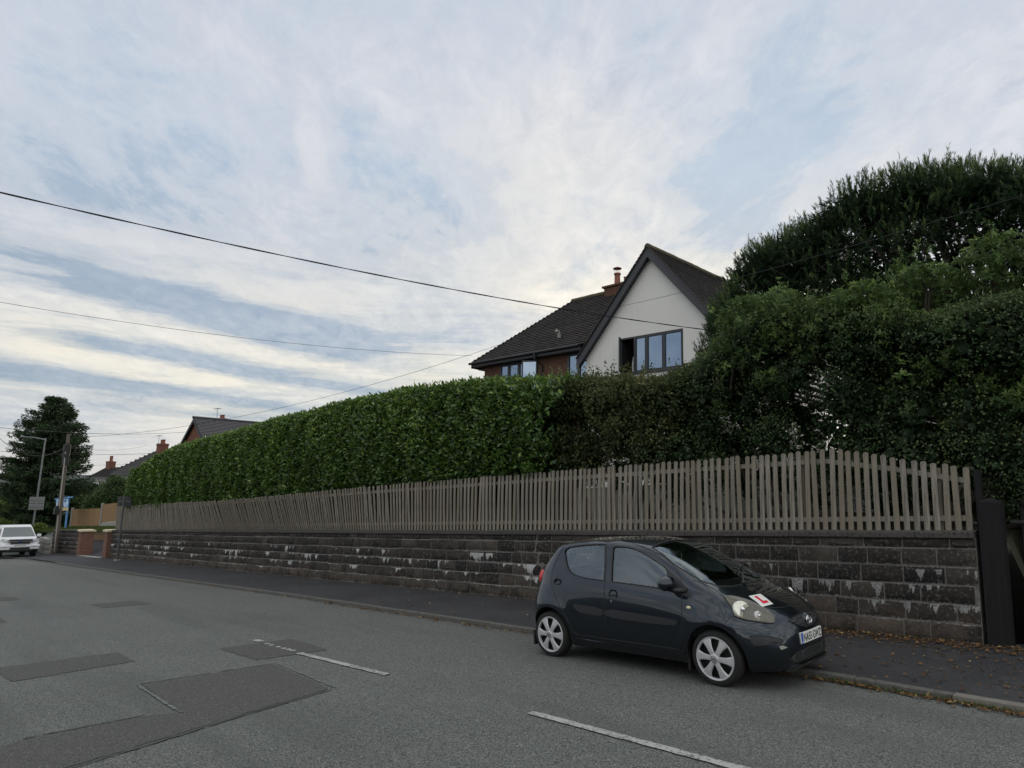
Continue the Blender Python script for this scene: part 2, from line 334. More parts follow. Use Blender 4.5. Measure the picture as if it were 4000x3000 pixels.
M['bush']=leaf_mat('bush_leaf',(.022,.048,.016),(.055,.10,.03),(.12,.17,.05),.55,.2,.3)
M['lime']=leaf_mat('lime_bush_leaf',(.05,.09,.02),(.13,.19,.04),(.22,.27,.06),.55,.3,.3)
M['bark']=plain('bark',(.045,.034,.026),.9,var=.4,scale=10,bmp=.02)
M['core']=plain('dark_core',(.010,.014,.007),.95,var=.4,scale=12,spec=.1)
M['grass']=leaf_mat('grass_blade',(.04,.07,.02),(.09,.14,.035),(.20,.24,.07),.6,.25,.2)
M['deadleaf']=leaf_mat('dead_leaf',(.09,.045,.02),(.22,.13,.06),(.38,.28,.13),.7,.15,.2)
M['soil']=plain('garden_soil',(.035,.034,.02),.95,var=.5,scale=3,bmp=.03)
# buildings
def brick_mat(name,c1,c2,mort,s=1.0,coord='Object'):
    m,b=material(name); o=ocoord(coord); bt=N('ShaderNodeTexBrick'); L(o,bt.inputs['Vector'])
    for k,v in (('Color1',c1),('Color2',c2),('Mortar',mort)): bt.inputs[k].default_value=(*v,1)
    bt.inputs['Scale'].default_value=s; bt.inputs['Mortar Size'].default_value=.006; bt.inputs['Brick Width'].default_value=.225; bt.inputs['Row Height'].default_value=.075
    n=noise(o,2,4,.6); n2=noise(o,40,3,.6); c=mix(mth('MULTIPLY',n,.5),bt.outputs['Color'],tuple(x*.5 for x in c1)); c=mix(mth('MULTIPLY',n2,.3),c,tuple(x*.4 for x in c2))
    setin(b,Base_Color=c,Roughness=.88,Specular_IOR_Level=.25); bump(b,bt.outputs['Fac'],-.5,.006); return m
def xz_map():
    """brick and tile patterns run in x and z"""
    o=ocoord(); s=N('ShaderNodeSeparateXYZ'); L(o,s.inputs[0]); c=N('ShaderNodeCombineXYZ'); L(mth('ADD',s.outputs[0],s.outputs[1]),c.inputs[0]); L(s.outputs[2],c.inputs[1]); return c.outputs[0]
_oc=ocoord
def brick(name,c1,c2,mort):
    global ocoord
    def oc2(kind='Object'):
        return xz2()
    def xz2():
        o=_oc(); s=N('ShaderNodeSeparateXYZ'); L(o,s.inputs[0]); c=N('ShaderNodeCombineXYZ'); L(mth('ADD',s.outputs[0],s.outputs[1]),c.inputs[0]); L(s.outputs[2],c.inputs[1]); return c.outputs[0]
    ocoord=oc2
    try: return brick_mat(name,c1,c2,mort)
    finally: ocoord=_oc
M['brick']=brick('house_brick',(.115,.050,.034),(.16,.082,.052),(.12,.105,.09))
M['redbrick']=brick('red_brick',(.20,.070,.045),(.25,.10,.065),(.17,.15,.13))
M['pierbrick']=brick('pier_brick',(.165,.075,.052),(.24,.11,.078),(.30,.27,.23))
m,b=material('white_render'); o=ocoord(); n1=noise(o,1.3,5,.6); n2=noise(o,3,4,.6,scl=(2.5,2.5,.25)); n3=noise(o,60,3,.6)
c=mix(n1,(.70,.69,.66),(.77,.76,.735)); c=mix(mth('MULTIPLY',ramp(n2,[(.55,0),(.75,1)]),.22),c,(.50,.49,.46)); setin(b,Base_Color=c,Roughness=.92,Specular_IOR_Level=.2); bump(b,n3,.5,.004); M['render']=m
M['dtrim']=plain('anthracite_trim',(.032,.034,.042),.45,var=.08)
M['frame']=plain('window_frame',(.030,.032,.036),.4,var=.05)
M['tile']=plain('roof_tile',(.052,.046,.045),.85,var=.45,scale=5,bmp=.01)
M['moss']=plain('ridge_moss',(.085,.075,.045),.95,var=.5,scale=9,bmp=.03)
M['slate']=plain('grey_slate',(.085,.082,.088),.75,var=.25,scale=3)
M['terracotta']=plain('terracotta',(.22,.08,.055),.8,var=.25,scale=10)
M['concrete']=plain('pale_concrete',(.30,.29,.26),.9,var=.2,scale=6,bmp=.004)
M['creamcap']=plain('cream_cap',(.55,.48,.34),.85,var=.1)
M['galv']=plain('galvanised_steel',(.22,.23,.24),.5,metal=.5,var=.15)
M['greymetal']=plain('grey_painted_metal',(.075,.082,.09),.5,var=.1)
M['cable']=plain('black_cable',(.012,.012,.014),.6,var=.1)
M['whitepaint']=plain('white_paint',(.75,.76,.78),.35,var=.02,coat=.4)
M['blackplastic']=plain('black_plastic',(.012,.012,.013),.5,var=.1)
M['darkroom']=plain('dark_room',(.02,.02,.022),.9)
m,b=material('house_glass'); setin(b,Base_Color=(.24,.31,.40),Roughness=.04,Specular_IOR_Level=1.0,Metallic=.85); 
bump(b,noise(ocoord(),.9,2,.5),.06,.02); M['hglass']=m

# =====================================================================  sun
sun=bpy.data.objects.new('sun',bpy.data.lights.new('sun','SUN')); COL.objects.link(sun)
sun.data.energy=.8; sun.data.angle=R(12); sun.data.color=(1,.86,.66)
sd=Vector((-math.sin(R(SUN_AZ))*math.cos(R(SUN_EL)),math.cos(R(SUN_AZ))*math.cos(R(SUN_EL)),math.sin(R(SUN_EL))))
sun.rotation_euler=sd.to_track_quat('Z','Y').to_euler(); sun.location=sd*50
# =====================================================================  ground, road, pavements
def pl(x,tab):
    xs=[a for a,_ in tab]; return float(np.interp(x,xs,[b for _,b in tab]))
KERB=[(-90,-1.3),(-47,-.6),(-41,-.4),(-34,-.25),(-20,.05),(-12,.27),(-4,.27),(1,.20),(2.5,.05),(6,.0),(20,0)]
WALL=[(-60,1.9),(-47.5,2.05),(-36,2.3),(-30,2.42),(-20,2.55),(-11,2.68),(-6,2.85),(2,2.87),(20,2.9)]
kerb_y=lambda x:pl(x,KERB); wall_y=lambda x:pl(x,WALL)
def street(x): return SL*x if x>-85 else SL*-85+(x+85)*SL*.4
def grid_sheet(name,xs,yf,nz,zf,mat,kind='structure'):
    vs=[];fs=[]
    for x in xs:
        ys=yf(x)
        for y in ys: vs.append((x,y,zf(x,y)))
    n=len(yf(xs[0]))
    for i in range(len(xs)-1):
        for j in range(n-1): fs.append((i*n+j,(i+1)*n+j,(i+1)*n+j+1,i*n+j+1))
    mb=MB(); mb.add(vs,fs); return mb.build(name,mat,None,kind,smooth=True)
def xr(a,b,s): return [a+(b-a)*i/max(1,int((b-a)/s)) for i in range(int((b-a)/s)+1)]
CL=-2.82
def road_z(x,y): return street(x)-.0+.02*math.sin(max(0,min(1,(kerb_y(x)-y)/3.2))*math.pi/2)*(1 if y<kerb_y(x) else 0)
grid_sheet('road',xr(-130,24,2),lambda x:[-7.6+(kerb_y(x)+.0+7.6)*t/10 for t in range(11)],11,road_z,M['road'])
PH=.07
grid_sheet('pavement',xr(-47.6,24,.8),lambda x:[kerb_y(x)+.125+(wall_y(x)+.3-kerb_y(x)-.125)*t/4 for t in range(5)],5,lambda x,y:street(x)+(PH if x<1.4 else max(.02,min(PH,.02+(2.6-x)*.12)))*(1-min(1,(y-kerb_y(x))/1.2))+PH*min(1,(y-kerb_y(x))/1.2)+.03*(y-kerb_y(x)-.1)/2.4,M['pave'])
grid_sheet('near_pavement',xr(-130,24,4),lambda x:[-9.8,-7.72],2,lambda x,y:street(x)+.11,M['pave'])
# kerb stones, one strip with joints
mb=MB(); pale=MB(); main_=mb; x=-47.6
while x<20:
    mb=pale if x>1.75 else main_
    x2=x+.9; g=.004; h=PH if x<2.4 else .02
    h=max(.02,min(PH,.02+(2.6-x)*.12)) if x>1.4 else PH
    if -41<x<-34.6: h=.03
    y0,y1=kerb_y(x),kerb_y(x2); e=random.uniform(-.004,.004)
    a,b_=x+g,x2-g
    vs=[(a,y0,SL*a-.1),(b_,y1,SL*b_-.1),(b_,y1+.124,SL*b_-.1),(a,y0+.124,SL*a-.1)]
    top=[(a,y0+.012,SL*a+h+e),(b_,y1+.012,SL*b_+h+e),(b_,y1+.124,SL*b_+h+e+.003),(a,y0+.124,SL*a+h+e+.003)]
    mb.add(vs+top,[(4,5,6,7),(0,1,5,4),(1,2,6,5),(3,0,4,7),(2,3,7,6)]); x=x2
main_.build('kerb',M['kerb'],None,'structure',bevel=.008); pale.build('dropped_kerb',plain('worn_kerb_concrete',(.17,.16,.14),.9,var=.4,scale=9,bmp=.008),None,'structure',bevel=.008)
mb=MB(); x=-130
while x<22: mb.box(x+.004,x+.896,-7.72,-7.6,street(x+.45)-.1,street(x+.45)+.11); x+=.9
mb.build('near_kerb',M['kerb'],None,'structure',bevel=.008)
# ground to the horizon: slopes down into a valley
gx=[-6000,-4500,-3000,-2000,-1400,-900,-500,-300,-200,-140,-100,-70,-40,-20,0,20,50,100,300,900,3000]
gy=[-3000,-900,-300,-80,-30,-9.8,0,2.9,9,14,20,35,70,150,300,900,3000]
def gz(x,y):
    if x>-85: z=SL*min(x,60)
    else: z=SL*-85-45*(1-math.exp((x+85)/300.))
    if x<-2500: z+=38*math.exp(-((x+4500)/1400)**2)*(1+.4*math.sin(y/700))
    if y<-9.8 or y>300: return z-.25
    return z-.25
mb=MB(); mb.add([(x,y,gz(x,y)) for x in gx for y in gy],[(i*len(gy)+j,(i+1)*len(gy)+j,(i+1)*len(gy)+j+1,i*len(gy)+j+1) for i in range(len(gx)-1) for j in range(len(gy)-1)])
mb.build('ground',plain('distant_fields',(.075,.09,.085),.95,var=.3,scale=.01,spec=.1),None,'structure',smooth=True)
# raised garden behind the walls
def gard(x,y): return street(x)+(1.36 if x<1.9 else max(.09,1.36-(x-1.9)*3))+max(0,min(y,14)-3.2)*.16
grid_sheet('garden_ground',xr(-35.3,.7,2)+[1.5,1.9,2.1,2.35,4,8,14],lambda x:[wall_y(x)+.28,4,7,10,14,24,45],7,gard,M['soil'])
grid_sheet('bank_ground',xr(-75,-33,2),lambda x:[(4.7 if x>-52 else wall_y(x)+.28),5,6,8,14,24,45],7,lambda x,y:street(x)+1.3+max(0,min(y,14)-3.2)*.06,plain('rough_grass',(.06,.075,.03),.95,var=.5,scale=5,bmp=.02))
grid_sheet('driveway',xr(-53,-35.4,1),lambda x:[2.32,2.6,3.2,4,4.6,4.75],6,lambda x,y:street(x)+.08+max(0,y-2.4)*.30,M['pave'])
# road markings and patches: sheets 4 mm above the road
def sheet(name,pts,mat,lift=.004,sub=6,kind='structure'):
    """quad patch p0..p3, subdivided to follow the crown"""
    p=[Vector((*q,0)) for q in pts]; vs=[];fs=[]
    for i in range(sub+1):
        for j in range(sub+1):
            s,t=i/sub,j/sub; q=(p[0]*(1-s)+p[1]*s)*(1-t)+(p[3]*(1-s)+p[2]*s)*t; vs.append((q.x,q.y,road_z(q.x,q.y)+lift))
    for i in range(sub):
        for j in range(sub): fs.append((i*(sub+1)+j,(i+1)*(sub+1)+j,(i+1)*(sub+1)+j+1,i*(sub+1)+j+1))
    mb=MB(); mb.add(vs,fs); return mb.build(name,mat,None,kind,recalc=False)
def ragged(name,pts,mat,lift,jit=.014,step=.07):
    """outline with uneven edge, triangulated flat patch"""
    out=[]
    for a,b in zip(pts,pts[1:]+pts[:1]):
        a=Vector(a);b=Vector(b); n=max(1,int((b-a).length/step))
        for k in range(n):
            q=a.lerp(b,k/n); out.append((q.x+random.uniform(-jit,jit),q.y+random.uniform(-jit,jit)))
    bm=bmesh.new(); vs=[bm.verts.new((x,y,0)) for x,y in out]; f=bm.faces.new(vs); bmesh.ops.triangulate(bm,faces=[f]); 
    bmesh.ops.subdivide_edges(bm,edges=bm.edges,cuts=2,use_grid_fill=True)
    for v in bm.verts: v.co.z=road_z(v.co.x,v.co.y)+lift
    bmesh.ops.recalc_face_normals(bm,faces=bm.faces)
    if sum(f.normal.z for f in bm.faces)<0: bmesh.ops.reverse_faces(bm,faces=bm.faces)
    me=bpy.data.meshes.new(name); bm.to_mesh(me); bm.free(); return link(name,me,mat,None,'structure')
P1=[(-6.18,-5.97),(-6.04,-5.85),(-6.23,-4.59),(-7.09,-4.56)]
P1=[(-7.15,-5.97),(-6.05,-5.9),(-6.2,-4.58),(-7.09,-4.56)]
ragged('road_patch',P1,M['patch'],.005)
ragged('road_patch',[(-6.23,-3.49),(-5.03,-3.48),(-4.93,-2.51),(-5.6,-2.45),(-6.17,-2.45)],M['patch'],.005)
ragged('road_patch',[(-14.0,-3.36),(-12.94,-3.33),(-12.96,-2.4),(-13.9,-2.42)],M['patch'],.005)
ragged('road_patch',[(-17.6,-4.6),(-16.6,-4.6),(-16.6,-4.2),(-17.6,-4.2)],M['patch'],.005)
ragged('road_patch',[(-12.9,-5.6),(-12.1,-5.6),(-12.1,-5.1),(-12.9,-5.1)],M['patch'],.005)
big_=[(-4.75,-4.92),(-4.62,-3.45),(-2.96,-3.6),(-2.72,-4.6),(-2.45,-5.6),(-2.1,-7.0),(-3.0,-7.3),(-3.35,-6.2),(-3.35,-5.25),(-3.2,-5.0)]
ragged('road_patch',big_,M['patch'],.005,.015)
for a,b_,w1,mt in (((-3.22,-5.02),(-4.75,-4.96),.014,'pale_edge'),((-4.80,-4.95),(-4.68,-3.42),.010,'pale_edge'),((-4.6,-3.40),(-2.93,-3.55),.010,'pale_edge'),((-2.90,-3.6),(-2.68,-4.6),.012,'patch_edge'),((-2.68,-4.6),(-2.40,-5.6),.014,'patch_edge'),((-2.40,-5.6),(-2.05,-7.0),.014,'patch_edge'),((-3.38,-5.3),(-3.4,-6.2),.012,'patch_edge')):
    a=Vector(a);b2=Vector(b_);d=(b2-a).normalized();n=Vector((-d.y,d.x))*w1
    ragged('patch_seam',[tuple(a-n),tuple(b2-n),tuple(b2+n),tuple(a+n)],M[mt],.009,.012,.06)
W_=.048
def dash(x0,x1,y0=None,y1=None):
    y0=CL if y0 is None else y0; y1=y0 if y1 is None else y1
    ragged('centre_line',[(x0,y0-W_),(x1,y1-W_),(x1,y1+W_),(x0,y0+W_)],M['paint'],.010,.006,.06)
dash(-.75,1.6); dash(-5.02,-3.02,-2.9,-2.83); dash(-6.5,-6.28,-2.85)
for x in (-6.08,-5.93,-5.72,-5.55,-5.42,-5.3): ragged('centre_line',[(x,-2.9),(x+.09,-2.92),(x+.1,-2.85),(x+.01,-2.83)],M['paint'],.010,.012,.04)
for x0,x1 in ((-40.9,-34.5),): ragged('kerb_line',[(x0,kerb_y(x0)-.05),(x1,kerb_y(x1)-.05),(x1,kerb_y(x1)+.02),(x0,kerb_y(x0)+.02)],M['pale_edge'],.010,.01,.2)
# =====================================================================  stone walls
H=.235
def block_wall(name,x0,x1,label,top=1.41,end_stone=False,seed=1):
    root=empty(name,(x0,wall_y(x0),SL*x0)); tag(root,label,'wall')
    rs=np.random.default_rng(seed); V=[];F=[];T=[];UV=[]; nb=0
    NX,NZ=6,4
    v=.1-H; ci=0
    while v<top-.01:
        v2=min(v+H,top); x=x0-(rs.uniform(0,.4))
        while x<x1:
            L_=rs.choice([.30,.42,.45,.48,.58])*rs.uniform(.93,1.07); a,b_=max(x,x0)+.008,min(x+L_,x1)-.008; x+=L_
            if b_-a<.05: continue
            tone=rs.beta(2,3); out=rs.uniform(0,.024)
            g=len(V)
            for j in range(NZ+1):
                for i in range(NX+1):
                    s,t=i/NX,j/NZ; X=a+(b_-a)*s; hh=v+.008+(v2-v-.016)*t
                    e=min(s,1-s)*(b_-a), min(t,1-t)*(v2-v); ed=min(1,min(e[0]/.03,e[1]/.03))
                    bul=(.012+out+rs.uniform(-.012,.016))*ed
                    V.append((X-x0,wall_y(X)-wall_y(x0)-bul+.012,SL*(X-x0)+hh)); T.append(tone+rs.uniform(-.05,.05)); UV.append((X,hh))
            for j in range(NZ):
                for i in range(NX):
                    F.append((g+j*(NX+1)+i,g+j*(NX+1)+i+1,g+(j+1)*(NX+1)+i+1,g+(j+1)*(NX+1)+i))
        v=v2
    npmesh('stonework',np.array(V),np.array(F),M['stone'],root,attr=np.clip(T,0,1),uv=np.array(UV),smooth=50)
    mb=MB(); xs=xr(x0,x1,1.0)
    for a,b_ in zip(xs,xs[1:]):
        ya,yb=wall_y(a)-wall_y(x0),wall_y(b_)-wall_y(x0); a-=x0; b_-=x0
        vs=[(a,ya+.016,SL*a-.3),(b_,yb+.016,SL*b_-.3),(b_,yb+.30,SL*b_-.3),(a,ya+.30,SL*a-.3),(a,ya+.016,SL*a+top-.002),(b_,yb+.016,SL*b_+top-.002),(b_,yb+.30,SL*b_+top-.002),(a,ya+.30,SL*a+top-.002)]
        mb.add(vs,[(0,1,5,4),(4,5,6,7),(2,3,7,6)]+([(3,0,4,7)] if a==0 else [])+([(1,2,6,5)] if b_+x0>=x1-.01 else []))
    mb.build('mortar_backing',M['mortar'],root)
    mb=MB(); x=x0
    while x<x1-.05:
        x2=min(x+random.uniform(.75,.95),x1); a,b_=x-x0+.003,x2-x0-.003; ya,yb=wall_y(x)-wall_y(x0),wall_y(x2)-wall_y(x0); e=random.uniform(-.004,.004)
        vs=[]
        for (X_,Y_) in ((a,ya),(b_,yb)):
            for (dy,dz) in ((-.045,.0),(-.045,.075),(.13,.095),(.33,.075),(.33,0)): vs.append((X_,Y_+dy,SL*X_+top+dz+e))
        mb.add(vs,[(0,5,6,1),(1,6,7,2),(2,7,8,3),(3,8,9,4),(4,9,5,0),(0,1,2,3,4),(9,8,7,6,5)]); x=x2
    mb.build('coping',M['coping'],root,bevel=.006)
    return root
block_wall('stone_retaining_wall',-35.3,1.62,'long sooty stone block wall with white lime runs, under the picket fence',seed=3)
block_wall('stone_retaining_wall',-47.4,-40.75,'short dark stone wall behind the utility pole, left of the brick gate piers',seed=4)
def pier(x,label):
    root=empty('brick_pier',(x,wall_y(x)+.0,SL*x),0,label,'pier','brick piers either side of the driveway')
    mb=MB(); mb.box(-.32,.32,-.18,.45,-.1,1.40); mb.build('brickwork',M['pierbrick'],root)
    mb=MB(); mb.box(-.40,.40,-.26,.53,1.402,1.47); mb.box(-.34,.34,-.20,.47,1.47,1.50); mb.build('cap',M['creamcap'],root,bevel=.01)
pier(-40.45,'red brick gate pier with cream cap joined to the short wall by the utility pole')
pier(-35.62,'red brick gate pier with cream cap at the far end of the long wall')
mb=MB(); mb.slab(-40.13,-35.94,1.95,2.25,.085,.11); o_=mb.build('paving_strip',M['concrete'],None,'structure')
# timber edging at the back of the driveway
rt=empty('timber_retaining_edge',(-53,4.66,SL*-53),0,'low brown timber sleeper edge holding the lawn behind the brick piers','edging')
mb=MB()
for k in range(6): mb.box(0,16.0,-.03,.03,.45+k*.16,.60+k*.16)
mb.build('boards',M['newwood'],rt).rotation_euler=(0,-math.atan(SL),0)

# =====================================================================  picket fence
fence=empty('picket_fence',(0,2.95,0)); tag(fence,'weathered grey picket fence with rounded tops standing on the long stone wall','fence')
FT=[(-35.3,2.66),(-28,2.64),(-22,2.62),(-15,2.66),(-10.5,2.69),(-6,2.71),(-.07,2.70),(1.6,2.30)]
LEAN=[(-35.3,.10),(-30,.12),(-26,.20),(-22,.36),(-18,.34),(-14,.20),(-10,.05),(-7,0),(2,0)]
def fy(x): return wall_y(x)+.13
def picket_mb(h,w=.070,d=.02,seed=0):
    mb=MB(); n=7; pts=[(-w/2,0)]; pts=[(-w/2,0),(w/2,0),(w/2,h-w/2)]
    for i in range(1,n): t=math.pi*i/n; pts.append((w/2*math.cos(t),h-w/2+w/2*math.sin(t)))
    pts.append((-w/2,h-w/2)); k=len(pts)
    vs=[(x,-d/2,z) for x,z in pts]+[(x,d/2,z) for x,z in pts]
    mb.add(vs,[tuple(range(k)),tuple(reversed(range(k,2*k)))]+[(i,k+i,k+(i+1)%k,(i+1)%k) for i in range(k)]); return mb
pk_mesh=picket_mb(1.2).mesh('picket'); pk_mesh.materials.append(M['picket'])
x=1.54; i=0; rest=MB(); pitch=.122
while x>-35.2:
    rel=pl(x,FT); ln=pl(x,LEAN); h=rel-1.50; tilt=random.gauss(0,.010)+(random.gauss(0,.018) if x<-10 else 0)
    base=Vector((x,fy(x)-2.95,SL*x+1.50+random.uniform(-.005,.005))); hv=h/1.2*random.uniform(.99,1.012)
    Mx=Matrix.Translation(base)@Matrix.Rotation(tilt,4,'Y')@Matrix.Rotation(math.asin(min(.9,ln+random.gauss(0,.01))),4,'X')
    if i<100:
        o=bpy.data.objects.new('picket',pk_mesh); COL.objects.link(o); o.parent=fence; o.matrix_local=Mx@Matrix.Diagonal((1,1,hv,1))
    else:
        pm=picket_mb(1.2); rest.add([Mx@Vector((v[0],v[1],v[2]*hv)) for v in pm.v],pm.f)
    i+=1; x-=pitch*random.uniform(.97,1.03)
rest.build('picket',M['picket'],fence,'stuff')
def rail(relf,name):
    mb=MB(); xs=xr(-35.2,1.58,.9)
    for a,b_ in zip(xs,xs[1:]):
        vs=[]
        for X_ in (a,b_):
            r=relf(X_); ln=pl(X_,LEAN)
            for dy,dz in ((.012,-.035),(.05,-.035),(.05,.035),(.012,.035)): vs.append((X_,fy(X_)-2.95+dy-ln*(r-1.5),SL*X_+r+dz))
        mb.add(vs,[(0,4,5,1),(1,5,6,2),(2,6,7,3),(3,7,4,0),(0,1,2,3),(7,6,5,4)])
    mb.build(name,M['picket'],fence)
rail(lambda x:1.66,'rail'); rail(lambda x:pl(x,FT)-.17,'rail')
x=1.2
while x>-35:
    ln=pl(x,LEAN); h=pl(x,FT)-.06; mb=MB()
    p=Vector((x,fy(x)-2.95+.095,SL*x+1.3)); q=p+Vector((0,-ln*(h-1.5),h-1.3)); mb.cyl(p,q,.045,n=4); mb.build('post',M['picket'],fence); x-=1.83
# black gate post and gate on the right
def gatepost(name,x,y,w,z0,z1,label,cat,grp=None):
    r=empty(name,(x,y,SL*x),0,label,cat,grp); mb=MB(); mb.box(-w/2,w/2,-w/2,w/2,z0,z1)
    k=len(mb.v); c=(0,0,z1+.06); mb.f=[f for f in mb.f if f!=(4,5,6,7)]; mb.m=mb.m[:len(mb.f)]
    mb.add([(-w/2,-w/2,z1),(w/2,-w/2,z1),(w/2,w/2,z1),(-w/2,w/2,z1),c],[(0,1,4),(1,2,4),(2,3,4),(3,0,4)])
    mb.build('post_shaft',M['blackwood'],r,bevel=.006); return r
gp=gatepost('gate_post',1.79,2.98,.245,0,1.86,'thick black timber gate post with pointed top at the end of the stone wall','post')
mb=MB(); mb.cyl((-.15,-.02,1.58),(-.19,-.02,1.58),.025); mb.cyl((-.19,-.02,1.56),(-.19,-.02,1.62),.012); mb.build('hinge',M['blackplastic'],gp)
ep=empty('fence_end_post',(1.66,3.06,SL*1.66),0,'dark weathered timber post closing the right end of the picket fence','post'); mb=MB(); mb.box(-.035,.035,-.05,.05,1.42,2.28); mb.build('post_shaft',M['blackwood'],ep,bevel=.004)
gt=empty('timber_gate',(2.02,3.45,SL*2.0),R(12),'black boarded timber gate, partly in view beside the black gate post','gate')
mb=MB(); mb.box(0,.16,-.04,.04,.12,1.80); mb.ico((.08,0,1.84),.085,2); mb.build('gate_stile',M['blackwood'],gt)
mb=MB()
for z in (.35,1.0,1.55): mb.box(.16,1.9,-.03,.02,z,z+.13)
mb.build('gate_rail',M['blackwood'],gt)
mb=MB()
for k in range(12): mb.box(.20+k*.145,.325+k*.145,.021,.045,.15,1.62)
mb.build('gate_boards',M['blackwood'],gt)
mb=MB(); mb.box(-.12,.6,-.052,-.041,1.585,1.625); mb.build('strap_hinge',M['blackplastic'],gt)

# =====================================================================  foliage
def rand_dirs(n,up=0.0,rs=rng):
    d=rs.normal(size=(n,3)); d[:,2]+=up; return d/np.linalg.norm(d,axis=1,keepdims=True)
def leaves(P,D,size,width,fold=.25,tone=None,rs=rng,Nn=None):
    """folded leaf cards: P base points, D directions (unit), size lengths"""
    n=len(P); size=np.broadcast_to(size,(n,)).astype(float)
    if Nn is None: Nn=rand_dirs(n,1.2,rs)
    S=np.cross(D,Nn); S/=np.linalg.norm(S,axis=1,keepdims=True)+1e-9; U=np.cross(S,D)
    a=size[:,None]; V=np.empty((n,4,3)); V[:,0]=P; V[:,2]=P+D*a-U*a*.10
    V[:,1]=P+D*a*.5+S*a*width*.5+U*a*fold*.25; V[:,3]=P+D*a*.5-S*a*width*.5+U*a*fold*.25
    i=np.arange(n)[:,None]*4; F=np.concatenate([i+np.array([[0,1,2]]),i+np.array([[0,2,3]])],0)
    if tone is None: tone=rs.random(n)
    return V.reshape(-1,3),F,np.repeat(tone,4)
def vnoise(x,y,seed=0):
    """cheap smooth noise from summed sines"""
    rs=np.random.default_rng(seed); o=0
    for k in range(7):
        f=.5*1.6**k; a=rs.uniform(0,6.28,3); o=o+np.sin(x*f*math.cos(a[0])*1.7+y*f*math.sin(a[0])*1.7+a[1])*(.8**k)
    return o/3.0
# ---- laurel hedge
HT=[]
for px,py in ((512,1905),(525,1858),(546,1831),(590,1795),(644,1766),(685,1750),(760,1722),(888,1689),(1050,1645),(1214,1603),(1380,1560),(1539,1522),(1700,1500),(1865,1481),(2040,1468),(2190,1463)):
    yy=2.9
    for _ in range(4): p=at(px,py,yy); yy=wall_y(p.x)+.32
    HT.append((p.x,p.z-SL*p.x-.07))
HT.append((-4.8,HT[-1][1]-.1))
HB=[(-37,2.60),(-30,2.42),(-24,2.40),(-18,2.52),(-14,2.60),(-10,2.66),(-5,2.66)]
hx=np.array([a for a,_ in HT]);hz=np.array([b for _,b in HT]);bx=np.array([a for a,_ in HB]);bz=np.array([b for _,b in HB])
wx=np.array([a for a,_ in WALL]);wy=np.array([b for _,b in WALL])
hedge=empty('laurel_hedge',(-20,3.6,SL*-20+1.4)); tag(hedge,'long clipped glossy green laurel hedge towering over the picket fence','hedge')
HO=np.array([-20,3.6,SL*-20+1.4])
X0,X1=HT[0][0]-.05,-5.6; HW=1.5
nF=90000; u=rng.random(nF)**.8; X=X1+(X0-X1)*u; lo=np.interp(X,bx,bz)+.03*vnoise(X*3,X*0,5); hi=np.interp(X,hx,hz)+.05*vnoise(X*2.3,X*0,9)
t=rng.random(nF); Z=lo+(hi-lo)*t
fr=np.interp(X,wx,wy)+.05+.05*(1-np.sin(np.clip(t,0,1)*math.pi*.5)*.6)
lump=.10*vnoise(X*2.2,Z*2.6,3)+.05*vnoise(X*7,Z*7,4)
rnd=np.clip((t-.90)/.10,0,1)**2*.30; und=np.clip((.06-t)/.06,0,1)*.10
endr=np.clip((X0+1.0-X)/1.0,0,1)**2*.6
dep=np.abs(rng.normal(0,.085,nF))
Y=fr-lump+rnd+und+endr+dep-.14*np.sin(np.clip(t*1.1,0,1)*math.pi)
P=np.stack([X,Y,Z+SL*X],1)
Dn=rng.normal(size=(nF,3))*np.array([.8,.45,.55])+np.array([0,-.38,.30]); Dn/=np.linalg.norm(Dn,axis=1,keepdims=True)
Nv=rng.normal(size=(nF,3))*.55+np.array([0,-.75,.65])
X=np.where(X>-6.3,X+.45*vnoise(Z*2.2,Z*0+1,8)-.1,X); P[:,0]=X; tone=np.clip(.56+.28*rng.normal(size=nF)-dep*5.0+.25*(t-.5)+.12*vnoise(X*1.2,Z*1.5,12)+lump*1.5+np.clip((t-.93)*6,0,1)*.35,0,1)  # recesses and lower leaves darkened, top edge lightened: light painted into the tone
sz=rng.uniform(.09,.17,nF)*np.interp(X,[-37,-20,-8],[1.25,1.1,1.0])
A=leaves(P,Dn,sz,.46,.3,tone,Nn=Nv/np.linalg.norm(Nv,axis=1,keepdims=True))
nT=20000; X=X1+(X0-X1)*rng.random(nT)**.8; tt=rng.random(nT); Y=np.interp(X,wx,wy)+.12+HW*tt; Z=np.interp(X,hx,hz)+.05*vnoise(X*2.3,X*0,9)-np.clip((.12-tt)/.12,0,1)*.08+.05*vnoise(X*3,Y*3,7)+rng.normal(0,.035,nT)
P=np.stack([X,Y,Z+SL*X],1); Dn=rand_dirs(nT,1.1); tone=np.clip(.68+.22*rng.normal(size=nT),0,1)
B=leaves(P,Dn,rng.uniform(.08,.15,nT),.44,.3,tone,Nn=rand_dirs(nT,1.5))
nE=5000; Y=rng.uniform(2.45,4.2,nE); t=rng.random(nE); X=X0+.15*vnoise(Y*2,t*5,2)+.5*t**3+rng.normal(0,.05,nE); Z=2.5+(HT[2][1]-2.4)*t
E_=leaves(np.stack([X,Y,Z+SL*X],1),rand_dirs(nE,.4)*np.array([1,1,1]),rng.uniform(.1,.15,nE),.46,.3,np.clip(.5+.25*rng.normal(size=nE),0,1))
def join(*parts):
    Vs=[];Fs=[];Ts=[];b=0
    for V,F,T in parts: Vs.append(V);Fs.append(F+b);Ts.append(T);b+=len(V)
    return np.concatenate(Vs),np.concatenate(Fs),np.concatenate(Ts)
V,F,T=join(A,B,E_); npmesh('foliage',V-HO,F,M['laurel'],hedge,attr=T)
mb=MB(); xs=xr(X0+.7,-6.4,1.0); vs=[];fs=[]
